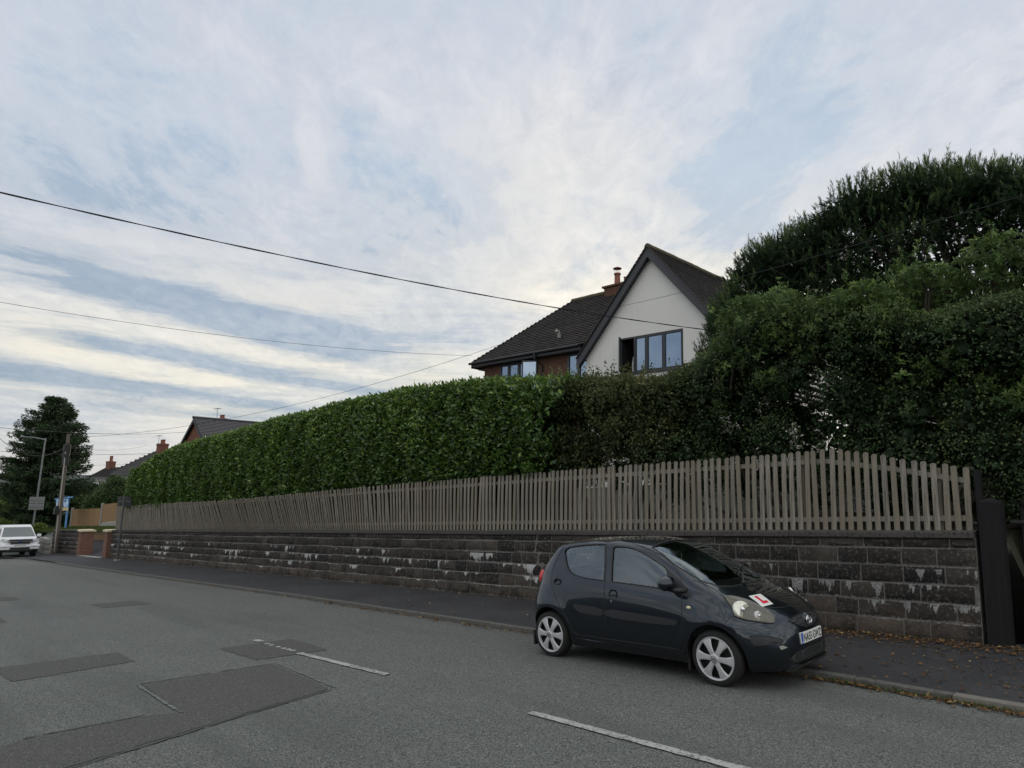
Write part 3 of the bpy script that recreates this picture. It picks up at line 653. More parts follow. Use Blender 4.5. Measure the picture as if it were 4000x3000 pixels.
for k,x in enumerate(xs):
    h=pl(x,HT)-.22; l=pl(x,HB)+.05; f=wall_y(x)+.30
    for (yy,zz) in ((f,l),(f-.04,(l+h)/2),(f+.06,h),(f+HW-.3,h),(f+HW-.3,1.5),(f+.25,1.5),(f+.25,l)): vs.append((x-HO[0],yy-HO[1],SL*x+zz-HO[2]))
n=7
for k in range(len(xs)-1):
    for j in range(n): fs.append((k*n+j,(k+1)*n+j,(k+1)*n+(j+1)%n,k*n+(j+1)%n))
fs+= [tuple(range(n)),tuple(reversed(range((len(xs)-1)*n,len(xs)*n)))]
mb.add(vs,fs); mb.build('dark_core',M['core'],hedge,recalc=True)  # opaque dark box filling the hedge; its inner shade is put into the colour
# ---- lumpy plants: foliage on many overlapping clumps
def clump_pts(blobs,n,rs,shell=.22,flat=1.0):
    """sample points near the skins of ellipsoid clumps, facing out; leaves buried deep in another clump are dropped"""
    C=np.array([b[:3] for b in blobs]); Rr=np.array([b[3] for b in blobs]); w=Rr**2/np.sum(Rr**2)
    k=rs.choice(len(blobs),n,p=w); d=rand_dirs(n,.15,rs); r=1-np.abs(rs.normal(0,shell,n)); r*=1+.10*vnoise(d[:,0]*5+k,d[:,2]*5+d[:,1]*3,int(k[0]) if n else 0)
    P=C[k]+d*(Rr[k]*r)[:,None]*np.array([1,1,flat])
    keep=np.ones(n,bool)
    for c,rr in zip(C,Rr): keep&= np.linalg.norm((P-c)/np.array([1,1,flat]),axis=1)>rr*.62
    return P[keep],d[keep],r[keep],k[keep]
CMI=CM.inverted()
def to_px(p): v=CMI@(Vector(p)-CAM); return 2000+2620*v.x/-v.z,1500-2620*v.y/-v.z
def under(blobs,outline,zmin,pad=0):
    """lower clumps until they stay under a skyline; drop the ones that end up too low"""
    xs=[a for a,_ in outline];ys=[b for _,b in outline]; out=[]
    for x,y,z,r in blobs:
        for _ in range(60):
            ok=True
            for t in np.linspace(-.3,math.pi+.3,9):
                u=to_px((x+.72*r*math.cos(t),y+.69*r*math.cos(t)*.9,z+r*math.sin(t)))
                if u[0]<xs[0]-30 or u[1]<np.interp(u[0],xs,ys)+pad: ok=False;break
            if ok: break
            z-=.06
        if ok and z>zmin: out.append((x,y,z,r))
    return out
def along(outline,Y0,Y1,r0,r1,step,rs,jit=0):
    """clumps strung just under a skyline"""
    xs=[a for a,_ in outline];ys=[b for _,b in outline]; out=[]; px=xs[0]
    while px<xs[-1]:
        p=at(px,float(np.interp(px,xs,ys)),rs.uniform(Y0,Y1)); r=rs.uniform(r0,r1); out.append((p.x,p.y,p.z-r*.8-rs.uniform(0,jit),r)); px+=step*rs.uniform(.6,1.3)
    return out
def envelope_blobs(outline,y0,y1,rmin,rmax,n,rs,zlo):
    """clumps filling the space under a skyline given as (x, z) at depth y"""
    xs=[a for a,_ in outline]; zs=[b for _,b in outline]; out=[]
    for _ in range(n):
        x=rs.uniform(xs[0],xs[-1]); r=rs.uniform(rmin,rmax); top=np.interp(x,xs,zs)-r*.85; y=rs.uniform(y0,y1)
        z=zlo(x,y)+(top-zlo(x,y))*rs.uniform(0,1)**.8
        out.append((x,y,z,r))
    for x in np.arange(xs[0]+rmin*.5,xs[-1]-rmin*.5,rmin*.7):
        r=rs.uniform(rmin,(rmin+rmax)/2); out.append((x,rs.uniform(y0,(y0+y1)/2),np.interp(x,xs,zs)-r*.9+rs.uniform(-.05,.08),r))
    return out
def bush(name,label,cat,blobs,nleaf,size,width,mat,rs,up=.3,group=None,stems=True,core=.55,droop=0,shell=.22,foot=None,sprigs=0):
    cx=np.mean([b[0] for b in blobs]); cy=np.mean([b[1] for b in blobs]); O=np.array([cx,cy,foot if foot is not None else min(b[2]-b[3] for b in blobs)])
    root=empty(name,tuple(O)); tag(root,label,cat,group)
    P,d,r,k=clump_pts(blobs,nleaf,rs,shell)
    D=d*.5+rs.normal(size=P.shape)*.7+np.array([0,0,up-droop]); D/=np.linalg.norm(D,axis=1,keepdims=True)
    if sprigs:
        order=np.argsort(-(P[:,2]+.25*rs.normal(size=len(P))-.0))[:sprigs*6]; pick=rs.choice(order,sprigs,replace=False); A0=P[pick]; dd=d[pick]*.5+np.array([0,-.1,1.0])+rs.normal(size=(sprigs,3))*.4; dd/=np.linalg.norm(dd,axis=1,keepdims=True)
        m_=14; ls=rs.uniform(.12,.42,sprigs); tt=rs.random((sprigs,m_)); PS=(A0[:,None]+dd[:,None]*(ls[:,None]*tt)[...,None]+rs.normal(size=(sprigs,m_,3))*.018).reshape(-1,3)
        P=np.concatenate([P,PS]); d=np.concatenate([d,np.repeat(dd,m_,0)]); r=np.concatenate([r,np.full(len(PS),1.02)]); k=np.concatenate([k,np.repeat(k[pick],m_)])
        D=d*.5+rs.normal(size=P.shape)*.7+np.array([0,0,up-droop]); D/=np.linalg.norm(D,axis=1,keepdims=True)
    cl=rs.random(len(blobs)); tone=np.clip(.16+.50*cl[k]+.30*(r-.72)/.28+.16*rs.normal(size=len(P))+.12*d[:,2],0,1)  # clump insides darkened and upper sides lightened: shading painted into the tone
    Nn=d*.8+rs.normal(size=P.shape)*.6+np.array([0,0,.5]); Nn/=np.linalg.norm(Nn,axis=1,keepdims=True)
    V,F,T=leaves(P,D,rs.uniform(size*.65,size*1.3,len(P)),width,.25,tone,rs,Nn)
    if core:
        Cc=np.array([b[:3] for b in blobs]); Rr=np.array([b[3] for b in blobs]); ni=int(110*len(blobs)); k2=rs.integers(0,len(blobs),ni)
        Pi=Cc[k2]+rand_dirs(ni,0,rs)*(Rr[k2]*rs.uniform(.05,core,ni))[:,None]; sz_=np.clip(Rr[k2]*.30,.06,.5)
        V,F,T=join((V,F,T),leaves(Pi,rand_dirs(ni,0,rs),sz_,.9,.2,np.zeros(ni),rs))  # inner cards all at the darkest tone, shade painted inside each clump
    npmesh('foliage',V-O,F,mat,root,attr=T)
    if stems:
        mb=MB()
        for _ in range(stems if stems is not True else 5):
            b=blobs[rs.integers(len(blobs))]; p0=Vector((cx+rs.uniform(-.3,.3)+(b[0]-cx)*.5,cy+(b[1]-cy)*.5,O[2]))-Vector(O); p1=Vector(b[:3])-Vector(O)
            mid=p0.lerp(p1,.5)+Vector((rs.uniform(-.1,.1),rs.uniform(-.1,.1),0)); mb.tube([p0,mid,p1],[.045,.03,.012],6)
        mb.build('stem',M['bark'],root)
    return root
rs=np.random.default_rng(21)
zl=lambda x,y:SL*x+1.75
# shrub just right of the laurel, olive small leaves
SK1=[(2120,1475),(2190,1480),(2260,1478),(2350,1470),(2423,1462),(2520,1475),(2604,1462),(2700,1440),(2760,1420)]
bl=under([(rs.uniform(-7.0,-3.2),rs.uniform(3.3,4.6),rs.uniform(2.2,5),rs.uniform(.26,.48)) for _ in range(150)]+along(SK1,3.4,4.2,.22,.34,22,rs),SK1,2.3); bl=[b for b in bl if b[1]-b[3]>2.85]
bush('olive_shrub','loose olive small leaved shrub growing between the laurel hedge and the big dark shrub','shrub',bl,85000,.060,.6,M['olive'],rs,stems=8,foot=SL*-5+1.5,sprigs=160)
# big dark shrub with small leaves
SK2=[(2560,1470),(2640,1440),(2712,1400),(2770,1330),(2850,1262),(2950,1215),(3100,1185),(3300,1185),(3450,1190),(3600,1215),(3800,1150),(4000,1130),(4300,1130)]
bl=under([(rs.uniform(-4.6,3.2),rs.uniform(3.45,5.4),rs.uniform(1.9,5.4),rs.uniform(.28,.6)) for _ in range(330)]+along(SK2,3.5,4.6,.25,.42,26,rs),SK2,1.9)
bl=[b for b in bl if b[1]-b[3]>2.8 and not (-1.9<b[0]<-1.0 and b[2]<3.2 and b[1]<4.9 and rs.random()<.45)]
bl+=[(rs.uniform(-3.9,-2.0),rs.uniform(3.9,4.8),rs.uniform(2.6,4.2),rs.uniform(.3,.45)) for _ in range(26)]
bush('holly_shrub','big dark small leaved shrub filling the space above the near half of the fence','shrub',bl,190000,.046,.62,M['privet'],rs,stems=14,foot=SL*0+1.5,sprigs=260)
# low growth behind the gate, right edge
bl=[(rs.uniform(1.9,5.2),rs.uniform(4.0,6.5),rs.uniform(1.2,4.6),rs.uniform(.35,.8)) for _ in range(80)]
bush('side_shrub','dim shrubbery growing behind the black gate post at the edge of the garden','shrub',bl,45000,.05,.6,M['bush'],rs,stems=5,foot=1.6)
# climbing plant with star shaped leaf clusters and hanging seed strings
def climber(blobs,n,label,rs,nseed):
    O=np.mean([b[:3] for b in blobs],0); root=empty('climbing_plant',tuple(O)); tag(root,label,'climber','climbing plants draped over the dark shrub')
    P,d,r,k=clump_pts(blobs,n,rs,.12); m_=6; D0=d*.6+rs.normal(size=P.shape)*.5+np.array([0,-.1,.25])
    PP=np.repeat(P,m_,0); ph=np.tile(np.arange(m_)*2*math.pi/m_,len(P))+np.repeat(rs.uniform(0,6.28,len(P)),m_)
    D0/=np.linalg.norm(D0,axis=1,keepdims=True); a=np.cross(D0,np.array([0,0,1.]));a/=np.linalg.norm(a,axis=1,keepdims=True)+1e-9;b=np.cross(D0,a)
    D=rs.normal(size=(len(P)*m_,3))*.35+np.repeat(D0,m_,0)*.25+np.repeat(a,m_,0)*np.cos(ph)[:,None]+np.repeat(b,m_,0)*np.sin(ph)[:,None]; D/=np.linalg.norm(D,axis=1,keepdims=True)
    ns=90; bi=rs.integers(len(blobs),size=ns); S0=np.array([blobs[i][:3] for i in bi]); sr=np.array([blobs[i][3] for i in bi]); sd_=rs.normal(size=(ns,3))*.5+np.where(rs.random(ns)<.6,.9,-.6)[:,None]*np.array([0,0,1])+np.array([0,-.25,0]); sd_/=np.linalg.norm(sd_,axis=1,keepdims=True)
    nl_=8; tq=np.linspace(.5,1.0,nl_); SP=(S0[:,None]+sd_[:,None]*(sr[:,None]*.8+rs.uniform(.05,.42,ns)[:,None]*tq)[...,None]+rs.normal(size=(ns,nl_,3))*.012).reshape(-1,3); SP[:,2]-=.03
    PP=np.concatenate([PP,np.repeat(SP,3,0)]); D2=rs.normal(size=(len(SP)*3,3))*.9+np.repeat(np.repeat(sd_,nl_,0),3,0)*.5; D2/=np.linalg.norm(D2,axis=1,keepdims=True); D=np.concatenate([D,D2]); n0=len(P); k=np.concatenate([k,np.repeat(bi,nl_*3//m_+1)])[:n0+len(D2)//m_]; r=np.concatenate([r,np.full(len(D2)//m_,1.0)]); d=np.concatenate([d,np.tile([[0,0,.6]],(len(D2)//m_,1))]); D0=np.concatenate([D0,np.tile([[0,-.5,.8]],(len(D2)//m_,1))]); P=np.concatenate([P,np.zeros((len(D2)//m_,3))])
    cl=rs.random(len(blobs)); tone=np.clip(np.repeat(.20+.35*cl[k]+.3*(r-.8)/.2+.18*rs.normal(size=len(P))+.25*d[:,2],m_),0,1)  # depth and underside shading is put into the leaf tone
    V,F,T=leaves(PP,D,rs.uniform(.045,.105,len(PP)),.36,.2,tone,rs,np.repeat(D0,m_,0)); npmesh('foliage',V-O,F,M['climber'],root,attr=T)
    Q=[];DD=[]
    for _ in range(nseed):
        b=blobs[rs.integers(len(blobs))]; t=rs.uniform(-1,1); p=np.array([b[0]+b[3]*t*.9,b[1]-b[3]*rs.uniform(.5,1.0),b[2]+b[3]*rs.uniform(-.5,.3)]); L_=rs.uniform(.15,.34)
        for z in np.arange(0,L_,.022): Q.append(p-[0,0,z]+rs.normal(0,.006,3)); DD.append([rs.normal(0,.35),rs.normal(0,.35),-1])
    Q=np.array(Q);DD=np.array(DD);DD/=np.linalg.norm(DD,axis=1,keepdims=True)
    V,F,T=leaves(Q,DD,rs.uniform(.03,.05,len(Q)),.35,.2,None,rs); npmesh('hanging_seeds',V-O,F,M['seed'],root,attr=T)
    mb=MB()
    for b in blobs[:8]: mb.tube([Vector((b[0],b[1]+.1,b[2]-b[3]-1.0))-Vector(O),Vector((b[0]+.1,b[1]+.15,b[2]-b[3]))-Vector(O),Vector(b[:3])-Vector(O)],[.02,.015,.008],5)
    mb.build('vine_stem',M['bark'],root)
CK1=[(2835,1205),(2855,1175),(2900,1160),(2964,1132),(3062,1125),(3120,1135),(3182,1170),(3258,1148),(3325,1112),(3390,1100),(3454,1096),(3500,1130),(3540,1180)]
bl=along(CK1,3.5,4.5,.09,.22,13,rs,.22); bl+=[(x+rs.normal(0,.12),y+rs.uniform(-.2,.3),z-rs.uniform(.15,.75),rs.uniform(.08,.22)) for x,y,z,r in bl*2 if rs.random()<.7]; bl+=[(x+rs.normal(0,.12),y-.1,z-rs.uniform(.3,.9),rs.uniform(.08,.16)) for x,y,z,r in bl[:20]]
bl+=[(rs.uniform(-2.6,1.2),rs.uniform(3.25,3.7),rs.uniform(3.3,4.9),rs.uniform(.08,.16)) for _ in range(22)]
climber(bl,3400,'bright green climber with hanging seed strings along the top of the dark shrub',rs,190)
CK2=[(3505,1020),(3560,1030),(3665,1022),(3720,1060),(3770,1000),(3785,960),(3830,915),(3943,898),(4000,925),(4080,930)]
bl=along(CK2,4.0,4.9,.10,.24,12,rs,.3); bl+=[(x+rs.normal(0,.2),y+rs.uniform(-.2,.3),z-rs.uniform(.2,2.2),rs.uniform(.12,.28)) for x,y,z,r in bl*2 if rs.random()<.85]; bl+=[(rs.uniform(1.2,3.2),rs.uniform(3.4,4.2),rs.uniform(2.9,4.9),rs.uniform(.10,.22)) for _ in range(26)]
climber(bl,4200,'bright green climber rising in a tall clump at the edge above the gate post',rs,60)
# ---- pine: upright shoots with needles
def pine_tree():
    rs=np.random.default_rng(5); tr=Vector((1.2,8.9,SL*1.2+2.1)); O=np.array(tr); root=empty('pine_tree',tuple(tr)); tag(root,'large dark pine with upright candle shoots behind the shrubs and the white house gable','tree')
    PK=[(2752,1348),(2768,1280),(2800,1198),(2822,1098),(2835,1053),(2873,1030),(2941,978),(3001,948),(3047,925),(3092,902),(3137,899),(3167,862),(3190,824),(3220,794),(3273,764),(3325,726),(3423,711),(3476,696),(3589,669),(3687,665),(3790,673),(3898,658),(4000,673),(4400,685)]
    bl=under([(rs.uniform(-4.9,5.4),rs.uniform(7.0,10.2),rs.uniform(4.4,9.2),rs.uniform(.45,.8)) for _ in range(330)]+along(PK,7.2,8.6,.30,.5,24,rs),PK,4.4)
    P,d,r,k=clump_pts(bl,17000,rs,.14)
    D=d*.6+np.array([0,-.05,.80])+rs.normal(size=P.shape)*.20; D/=np.linalg.norm(D,axis=1,keepdims=True)
    m_=34; n=len(P); LS=rs.uniform(.12,.30,n)*np.where(d[:,2]>.4,1.2,.8)*np.where(rs.random(n)<.08,1.4,1); s=rs.random((n,m_)); PP=(P[:,None]+D[:,None]*(LS[:,None]*s)[...,None]).reshape(-1,3)
    nd=rs.normal(size=(n,m_,3)); nd/=np.linalg.norm(nd,axis=2,keepdims=True); ND=nd*.55+D[:,None]*(.55+.9*s)[...,None]; ND=ND.reshape(-1,3); ND/=np.linalg.norm(ND,axis=1,keepdims=True)
    cl=rs.random(len(bl)); tone=np.clip((.04+.42*cl[k]+.5*(r-.75)/.25*.5+.50*d[:,2])[:,None]+.55*(s-.5)+.08*rs.normal(size=(n,m_)),0,1).reshape(-1)  # shoots paler on upper sides, dark beneath and inside: shading painted into the tone
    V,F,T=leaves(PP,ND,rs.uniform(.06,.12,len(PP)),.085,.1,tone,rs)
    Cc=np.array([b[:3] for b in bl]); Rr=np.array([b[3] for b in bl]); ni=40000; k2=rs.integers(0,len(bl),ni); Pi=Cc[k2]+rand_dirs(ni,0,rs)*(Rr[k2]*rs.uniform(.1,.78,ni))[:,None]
    V,F,T=join((V,F,T),leaves(Pi,rand_dirs(ni,.3,rs),rs.uniform(.15,.35,ni),.16,.2,np.zeros(ni),rs))  # dark filler needles; the crown's inner shade is put into their tone
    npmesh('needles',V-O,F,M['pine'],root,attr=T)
    mb=MB(); mb.tube([(0,0,-.3),(.1,0,1.5),(-.1,.1,3.2),(0,0,5.6)],[.28,.22,.16,.06],10); mb.build('trunk',M['bark'],root,smooth=True)
    mb=MB()
    for b in bl[::4]:
        q=Vector(b[:3])-tr; mb.tube([(0,0,max(.8,q.z*.35)),q*.55+Vector((0,0,q.z*.12)),q],[.07,.045,.015],6)
    mb.build('limb',M['bark'],root,smooth=True)
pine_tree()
# ---- far left: tall spruce, dark shrubs, lime bush
def spruce():
    rs=np.random.default_rng(11); X,Y=-70.,5.4; z0=SL*X+.6; top=at(226,1537,Y); s_=top.x; 
    tr=Vector((top.x,Y,SL*top.x+1.2)); Hh=top.z-tr.z; root=empty('spruce_tree',tuple(tr)); tag(root,'tall layered dark conifer standing beyond the utility pole at the street corner','tree')
    mb=MB(); mb.tube([(0,0,-.5),(0,0,Hh*.5),(0,0,Hh*.97)],[.30,.18,.03],8); mb.build('trunk',M['bark'],root,smooth=True)
    PP=[];DD=[];TT=[]; br=MB()
    for i in range(360):
        t=rs.random()**.9; z=Hh*(.08+.89*t); prof=np.interp(t,[0,.25,.5,.75,.9,1],[.85,1.0,.86,.66,.46,.16]); Lb=Hh*.33*prof*rs.uniform(.62,1.12); a=rs.uniform(0,6.283)
        d=np.array([math.cos(a),math.sin(a),0]); pts=[]
        for s in np.linspace(0,1,7): pts.append(np.array([0,0,z])+d*Lb*s+np.array([0,0,-.22*Lb*s+.24*Lb*s*s]))
        if i%3==0: br.tube([Vector(p) for p in pts],[.05*(1-s)+.008 for s in np.linspace(0,1,7)],5)
        nn=int(210*Lb/3)+50; s=rs.random(nn)**.75; sp=np.array(pts)
        P=np.stack([np.interp(s,np.linspace(0,1,7),sp[:,j]) for j in range(3)],1); side=np.cross(d,[0,0,1]); w=(rs.random(nn)*2-1)*(.35*Lb*(1.05-s)+.12)
        P=P+side*w[:,None]; P[:,2]-=np.abs(w)*.22+rs.uniform(-.12,.30,nn)
        D=d*.7+side*np.sign(w)[:,None]*.7+rs.normal(size=(nn,3))*.38+np.array([0,0,.02]); D/=np.linalg.norm(D,axis=1,keepdims=True)
        PP.append(P);DD.append(D);TT.append(np.clip(.35+.25*rs.normal(size=nn)+.3*(s-.5),0,1))
    PP=np.concatenate(PP);DD=np.concatenate(DD);TT=np.concatenate(TT)
    V,F,T=leaves(PP,DD,rs.uniform(.16,.36,len(PP)),.30,.2,TT,rs); npmesh('needles',V,F,M['spruce'],root,attr=T); br.build('limb',M['bark'],root,smooth=True)
spruce()
rs=np.random.default_rng(31)
def far_bush(name,label,cat,spots,Y,nleaf,size,mat,r0,r1,n,grp=None,core=.6):
    bl=[]
    for _ in range(n):
        (ax,ay,bx_,by)=spots[rs.integers(len(spots))]; p=at(rs.uniform(ax,bx_),rs.uniform(ay,by),Y+rs.uniform(-.8,.8)); bl.append((p.x,p.y,p.z,rs.uniform(r0,r1)))
    return bush(name,label,cat,bl,nleaf,size,.55,mat,rs,group=grp,stems=4,core=core)
far_bush('dark_evergreen','dark evergreen thicket at the foot of the tall conifer behind the street corner','shrub',[(20,1900,250,2060),(60,1880,240,1960)],9.0,34000,.17,M['privet'],.9,1.5,34)
far_bush('dark_evergreen','dark rounded evergreen mass right of the utility pole below the bungalow roofs','shrub',[(290,1925,500,1985),(330,1900,520,1950)],9.0,18000,.17,M['privet'],.7,1.1,34)
far_bush('ivy_tree','small mid green leafy tree above the brown board fence','tree',[(425,1890,475,1975),(438,1868,465,1915)],8.0,9000,.15,M['bush'],.4,.65,20)
far_bush('low_shrub','loose dim shrub peeping over the brown board fence beside the pub sign','shrub',[(290,1960,400,1990)],7.6,5000,.15,M['bush'],.4,.8,14)
far_bush('lime_bush','yellow green leafy bush at the left edge above the white pickup','shrub',[(-40,1970,20,2080),(-20,1945,25,2000)],3.4,9000,.15,M['lime'],.5,.8,18)
far_bush('corner_shrub','dark shrubbery spilling behind the lamp column and its road sign','shrub',[(20,2010,190,2072)],8.0,22000,.14,M['privet'],.6,1.0,30)
far_bush('grass_clump','bright lime green grassy clump on top of the corner wall by the lamp column','plant',[(118,2062,156,2076)],2.9,3500,.22,M['lime'],.25,.4,8)
# dead leaves in the gutter and on the pavement
n=2300; X=np.concatenate([rng.uniform(-10,3.5,700),rng.uniform(-1.0,3.5,500),rng.uniform(-30,3,300),rng.uniform(-.6,3.0,800)]); side=rng.random(n)
ky=np.array([kerb_y(x) for x in X]); wyy=np.array([wall_y(x) for x in X])
Y=np.where(side<.55,ky-np.abs(rng.normal(0,.06,n))-.01,np.where(side<.8,wyy-np.abs(rng.normal(0,.14,n))-.03,ky+.15+(wyy-ky-.2)*rng.random(n)))
Y[700:1200]=np.where(rng.random(500)<.45,(wyy-np.abs(rng.normal(0,.3,n))-.05)[700:1200],(ky-np.abs(rng.normal(0,.05,n)))[700:1200])
Y[1500:]=np.where(rng.random(800)<.75,(wyy-np.abs(rng.normal(0,.28,n))-.03)[1500:],(ky+.1+2.3*rng.random(n))[1500:])
Zl=np.where(Y<ky,SL*X+.012,SL*X+PH+.03*(Y-ky)/2.4+.008)+rng.uniform(0,.012,n)
D=np.stack([rng.normal(size=n),rng.normal(size=n),rng.uniform(0,.25,n)],1); D/=np.linalg.norm(D,axis=1,keepdims=True)
Nn=rand_dirs(n,3); V,F,T=leaves(np.stack([X,Y,Zl],1),D,rng.uniform(.025,.075,n),.6,.5,None,rng,Nn)
tag(npmesh('fallen_leaves',V,F,M['deadleaf'],None,'stuff',attr=T),'brown fallen leaves scattered in the gutter and along the wall foot','leaves')
n=700; X=np.concatenate([rng.uniform(.6,3.0,500),rng.uniform(-14,1,200)]); ky=np.array([kerb_y(x) for x in X]); Y=ky-.01+rng.normal(0,.012,n); Y[500:]=np.array([wall_y(x) for x in X[500:]])-.03; 
Z=np.where(np.arange(n)<500,SL*X+.005,SL*X+PH+.03)
V,F,T=leaves(np.stack([X,Y,Z],1),rand_dirs(n,2.2),rng.uniform(.02,.06,n),.22,.2,None,rng); tag(npmesh('gutter_grass',V,F,M['grass'],None,'stuff',attr=T),'thin grass and weeds sprouting along the kerb','grass')
n=9000; X=rng.uniform(-62,-41,n); Y=rng.uniform(2.4,6.5,n); V,F,T=leaves(np.stack([X,Y,SL*X+1.3+np.maximum(0,Y-3.2)*.06],1),rand_dirs(n,2.5),rng.uniform(.12,.3,n),.10,.2,None,rng)
tag(npmesh('verge_grass',V,F,M['grass'],None,'stuff',attr=T),'rough grass on the bank behind the short corner wall','grass')

# =====================================================================  houses
m,b=material('plain_roof_tiles'); o=ocoord(); gi=N('ShaderNodeNewGeometry').outputs['Random Per Island']; s=N('ShaderNodeSeparateXYZ'); L(o,s.inputs[0])
tx=mth('FLOOR',mth('MULTIPLY',mth('ADD',s.outputs[0],s.outputs[1]),5.5)); wn=N('ShaderNodeTexWhiteNoise',noise_dimensions='2D'); cc=N('ShaderNodeCombineXYZ'); L(tx,cc.inputs[0]); L(gi,cc.inputs[1]); L(cc.outputs[0],wn.inputs[0])
n1=noise(o,1.2,5,.6); n2=noise(o,14,4,.6)
c=mix(wn.outputs[0],(.034,.031,.033),(.068,.060,.060)); c=mix(ramp(n1,[(.4,0),(.7,.6)]),c,(.075,.066,.056)); c=mix(ramp(n2,[(.62,0),(.75,.6)]),c,(.12,.11,.085)); c=mix(gi,mix(.25,c,(.02,.02,.02)),c)
setin(b,Base_Color=c,Roughness=.85,Specular_IOR_Level=.25); bump(b,n2,.4,.01); M['rtile']=m
def tiled(name,e0,e1,r0,r1,parent,mat,gauge=.17,th=.045,off=(0,0,0)):
    """tiled slope from the eave e0-e1 to the ridge r0-r1 in lapped courses with stepped ends"""
    e0,e1,r0,r1=[Vector(p)-Vector(off) for p in (e0,e1,r0,r1)]; slope=((r0+r1)/2-(e0+e1)/2).length; n=max(3,int(slope/gauge)); mb=MB()
    nrm=(e1-e0).cross(r0-e0 if (r0-e0).length>.1 else r1-e0).normalized()
    if nrm.z<0: nrm=-nrm
    for i in range(n):
        t0,t1=i/n,(i+1.25)/n; a=e0.lerp(r0,t0); b_=e1.lerp(r1,t0); c_=e1.lerp(r1,min(1,t1)); d=e0.lerp(r0,min(1,t1))
        # keep the strip square-ended so hips show their steps
        ax=(e1-e0).normalized(); up=((d-a)-ax*((d-a).dot(ax))); c_=b_+up; d=a+up
        j=random.uniform(-.002,.004); lo=nrm*(th+.012+j); hi=nrm*.004
        mb.add([a+lo,b_+lo,c_+hi,d+hi,a+nrm*.001+lo*.2,b_+lo*.2],[(0,1,2,3),(0,4,5,1),(0,3,4),(1,5,2)])
    return mb.build(name,mat,parent)
def beam(mb,p,q,w,h,up=(0,0,1)):
    """rectangular bar from p to q"""
    p=Vector(p);q=Vector(q);d=(q-p).normalized();u=Vector(up);s=d.cross(u).normalized();u=s.cross(d)
    vs=[]
    for c in (p,q):
        for a,b_ in ((-1,-1),(1,-1),(1,1),(-1,1)): vs.append(c+s*a*w/2+u*b_*h/2)
    mb.add(vs,[(0,3,2,1),(4,5,6,7),(0,1,5,4),(1,2,6,5),(2,3,7,6),(3,0,4,7)])
def window(parent,x0,x1,z0,z1,y,panes,mat=None,off=(0,0,0),skip=(),glass=None,fr=.06,name='window'):
    """framed window in a wall facing -y; panes = list of dividing fractions"""
    mat=mat or M['frame']; ox,oy,oz=off; mb=MB(); Y0,Y1=y-.05-oy,y+.03-oy; X0_,X1_,Z0,Z1=x0-ox,x1-ox,z0-oz,z1-oz
    mb.box(X0_,X0_+fr,Y0,Y1,Z0,Z1); mb.box(X1_-fr,X1_,Y0,Y1,Z0,Z1); mb.box(X0_+fr,X1_-fr,Y0,Y1,Z1-fr,Z1); mb.box(X0_+fr,X1_-fr,Y0,Y1,Z0,Z0+fr*1.1)
    xs=[X0_+fr]+[X0_+(X1_-X0_)*p for p in panes]+[X1_-fr]
    for p in xs[1:-1]: mb.box(p-fr*.5,p+fr*.5,Y0,Y1,Z0+fr,Z1-fr)
    f=mb.build(name,mat,parent,bevel=.004)
    for i,(a,b_) in enumerate(zip(xs,xs[1:])):
        if i in skip: continue
        g=MB(); g.box(a+fr*.5*(i>0),b_-fr*.5*(i<len(xs)-2),y-.012-oy,y-.004-oy,Z0+fr,Z1-fr); g.build('pane',glass or M['hglass'],f)
        s=MB(); a2,b2=a+fr*.5*(i>0)+.001,b_-fr*.5*(i<len(xs)-2)-.001; w=.028
        s.box(a2,a2+w,Y0-.008,y-.013-oy,Z0+fr,Z1-fr); s.box(b2-w,b2,Y0-.008,y-.013-oy,Z0+fr,Z1-fr); s.box(a2+w,b2-w,Y0-.008,y-.013-oy,Z0+fr,Z0+fr+w); s.box(a2+w,b2-w,Y0-.008,y-.013-oy,Z1-fr-w,Z1-fr)
        s.build('sash',mat,f)
    return f
# ---- main house
hO=Vector((-9.4,12,2.2)); house=empty('detached_house',tuple(hO)); tag(house,'house with white rendered gable and dark tiled brick wing behind the hedge','house')
def hp(x,y,z): return Vector((x,y,z))-hO
GXL,GXR,GXC=-12.35,-6.45,-9.40; ZE,ZA=7.02,10.42; GY=12.0; GYB=19.5
# white gable wall with a window hole
wx0,wx1,wz0,wz1=-10.76,-8.15,6.10,7.44
mb=MB(); zs=lambda x: ZA-abs(x-GXC)*(ZA-ZE)/(GXR-GXC) - .10
def quad(x0,x1,za0,za1,zb0,zb1,y=GY):
    mb.add([hp(x0,y,za0),hp(x1,y,za1),hp(x1,y,zb1),hp(x0,y,zb0)],[(0,1,2,3)])
quad(GXL,wx0,1.5,1.5,zs(GXL),zs(wx0)); quad(wx1,GXR,1.5,1.5,zs(wx1),zs(GXR)); quad(wx0,wx1,1.5,1.5,wz0,wz0)
mb.add([hp(wx0,GY,wz1),hp(wx1,GY,wz1),hp(wx1,GY,zs(wx1)),hp(GXC,GY,zs(GXC)),hp(wx0,GY,zs(wx0))],[(0,1,2,3,4)])
for (a,b_) in (((wx0,wz0),(wx1,wz0)),((wx1,wz0),(wx1,wz1)),((wx1,wz1),(wx0,wz1)),((wx0,wz1),(wx0,wz0))):
    mb.add([hp(a[0],GY,a[1]),hp(a[0],GY+.12,a[1]),hp(b_[0],GY+.12,b_[1]),hp(b_[0],GY,b_[1])],[(0,1,2,3)])
mb.add([hp(GXL,GY,1.5),hp(GXL,GY,zs(GXL)),hp(GXL,GYB,zs(GXL)),hp(GXL,GYB,1.5)],[(0,1,2,3)]); mb.add([hp(GXR,GY,1.5),hp(GXR,GYB,1.5),hp(GXR,GYB,zs(GXR)),hp(GXR,GY,zs(GXR))],[(0,1,2,3)])
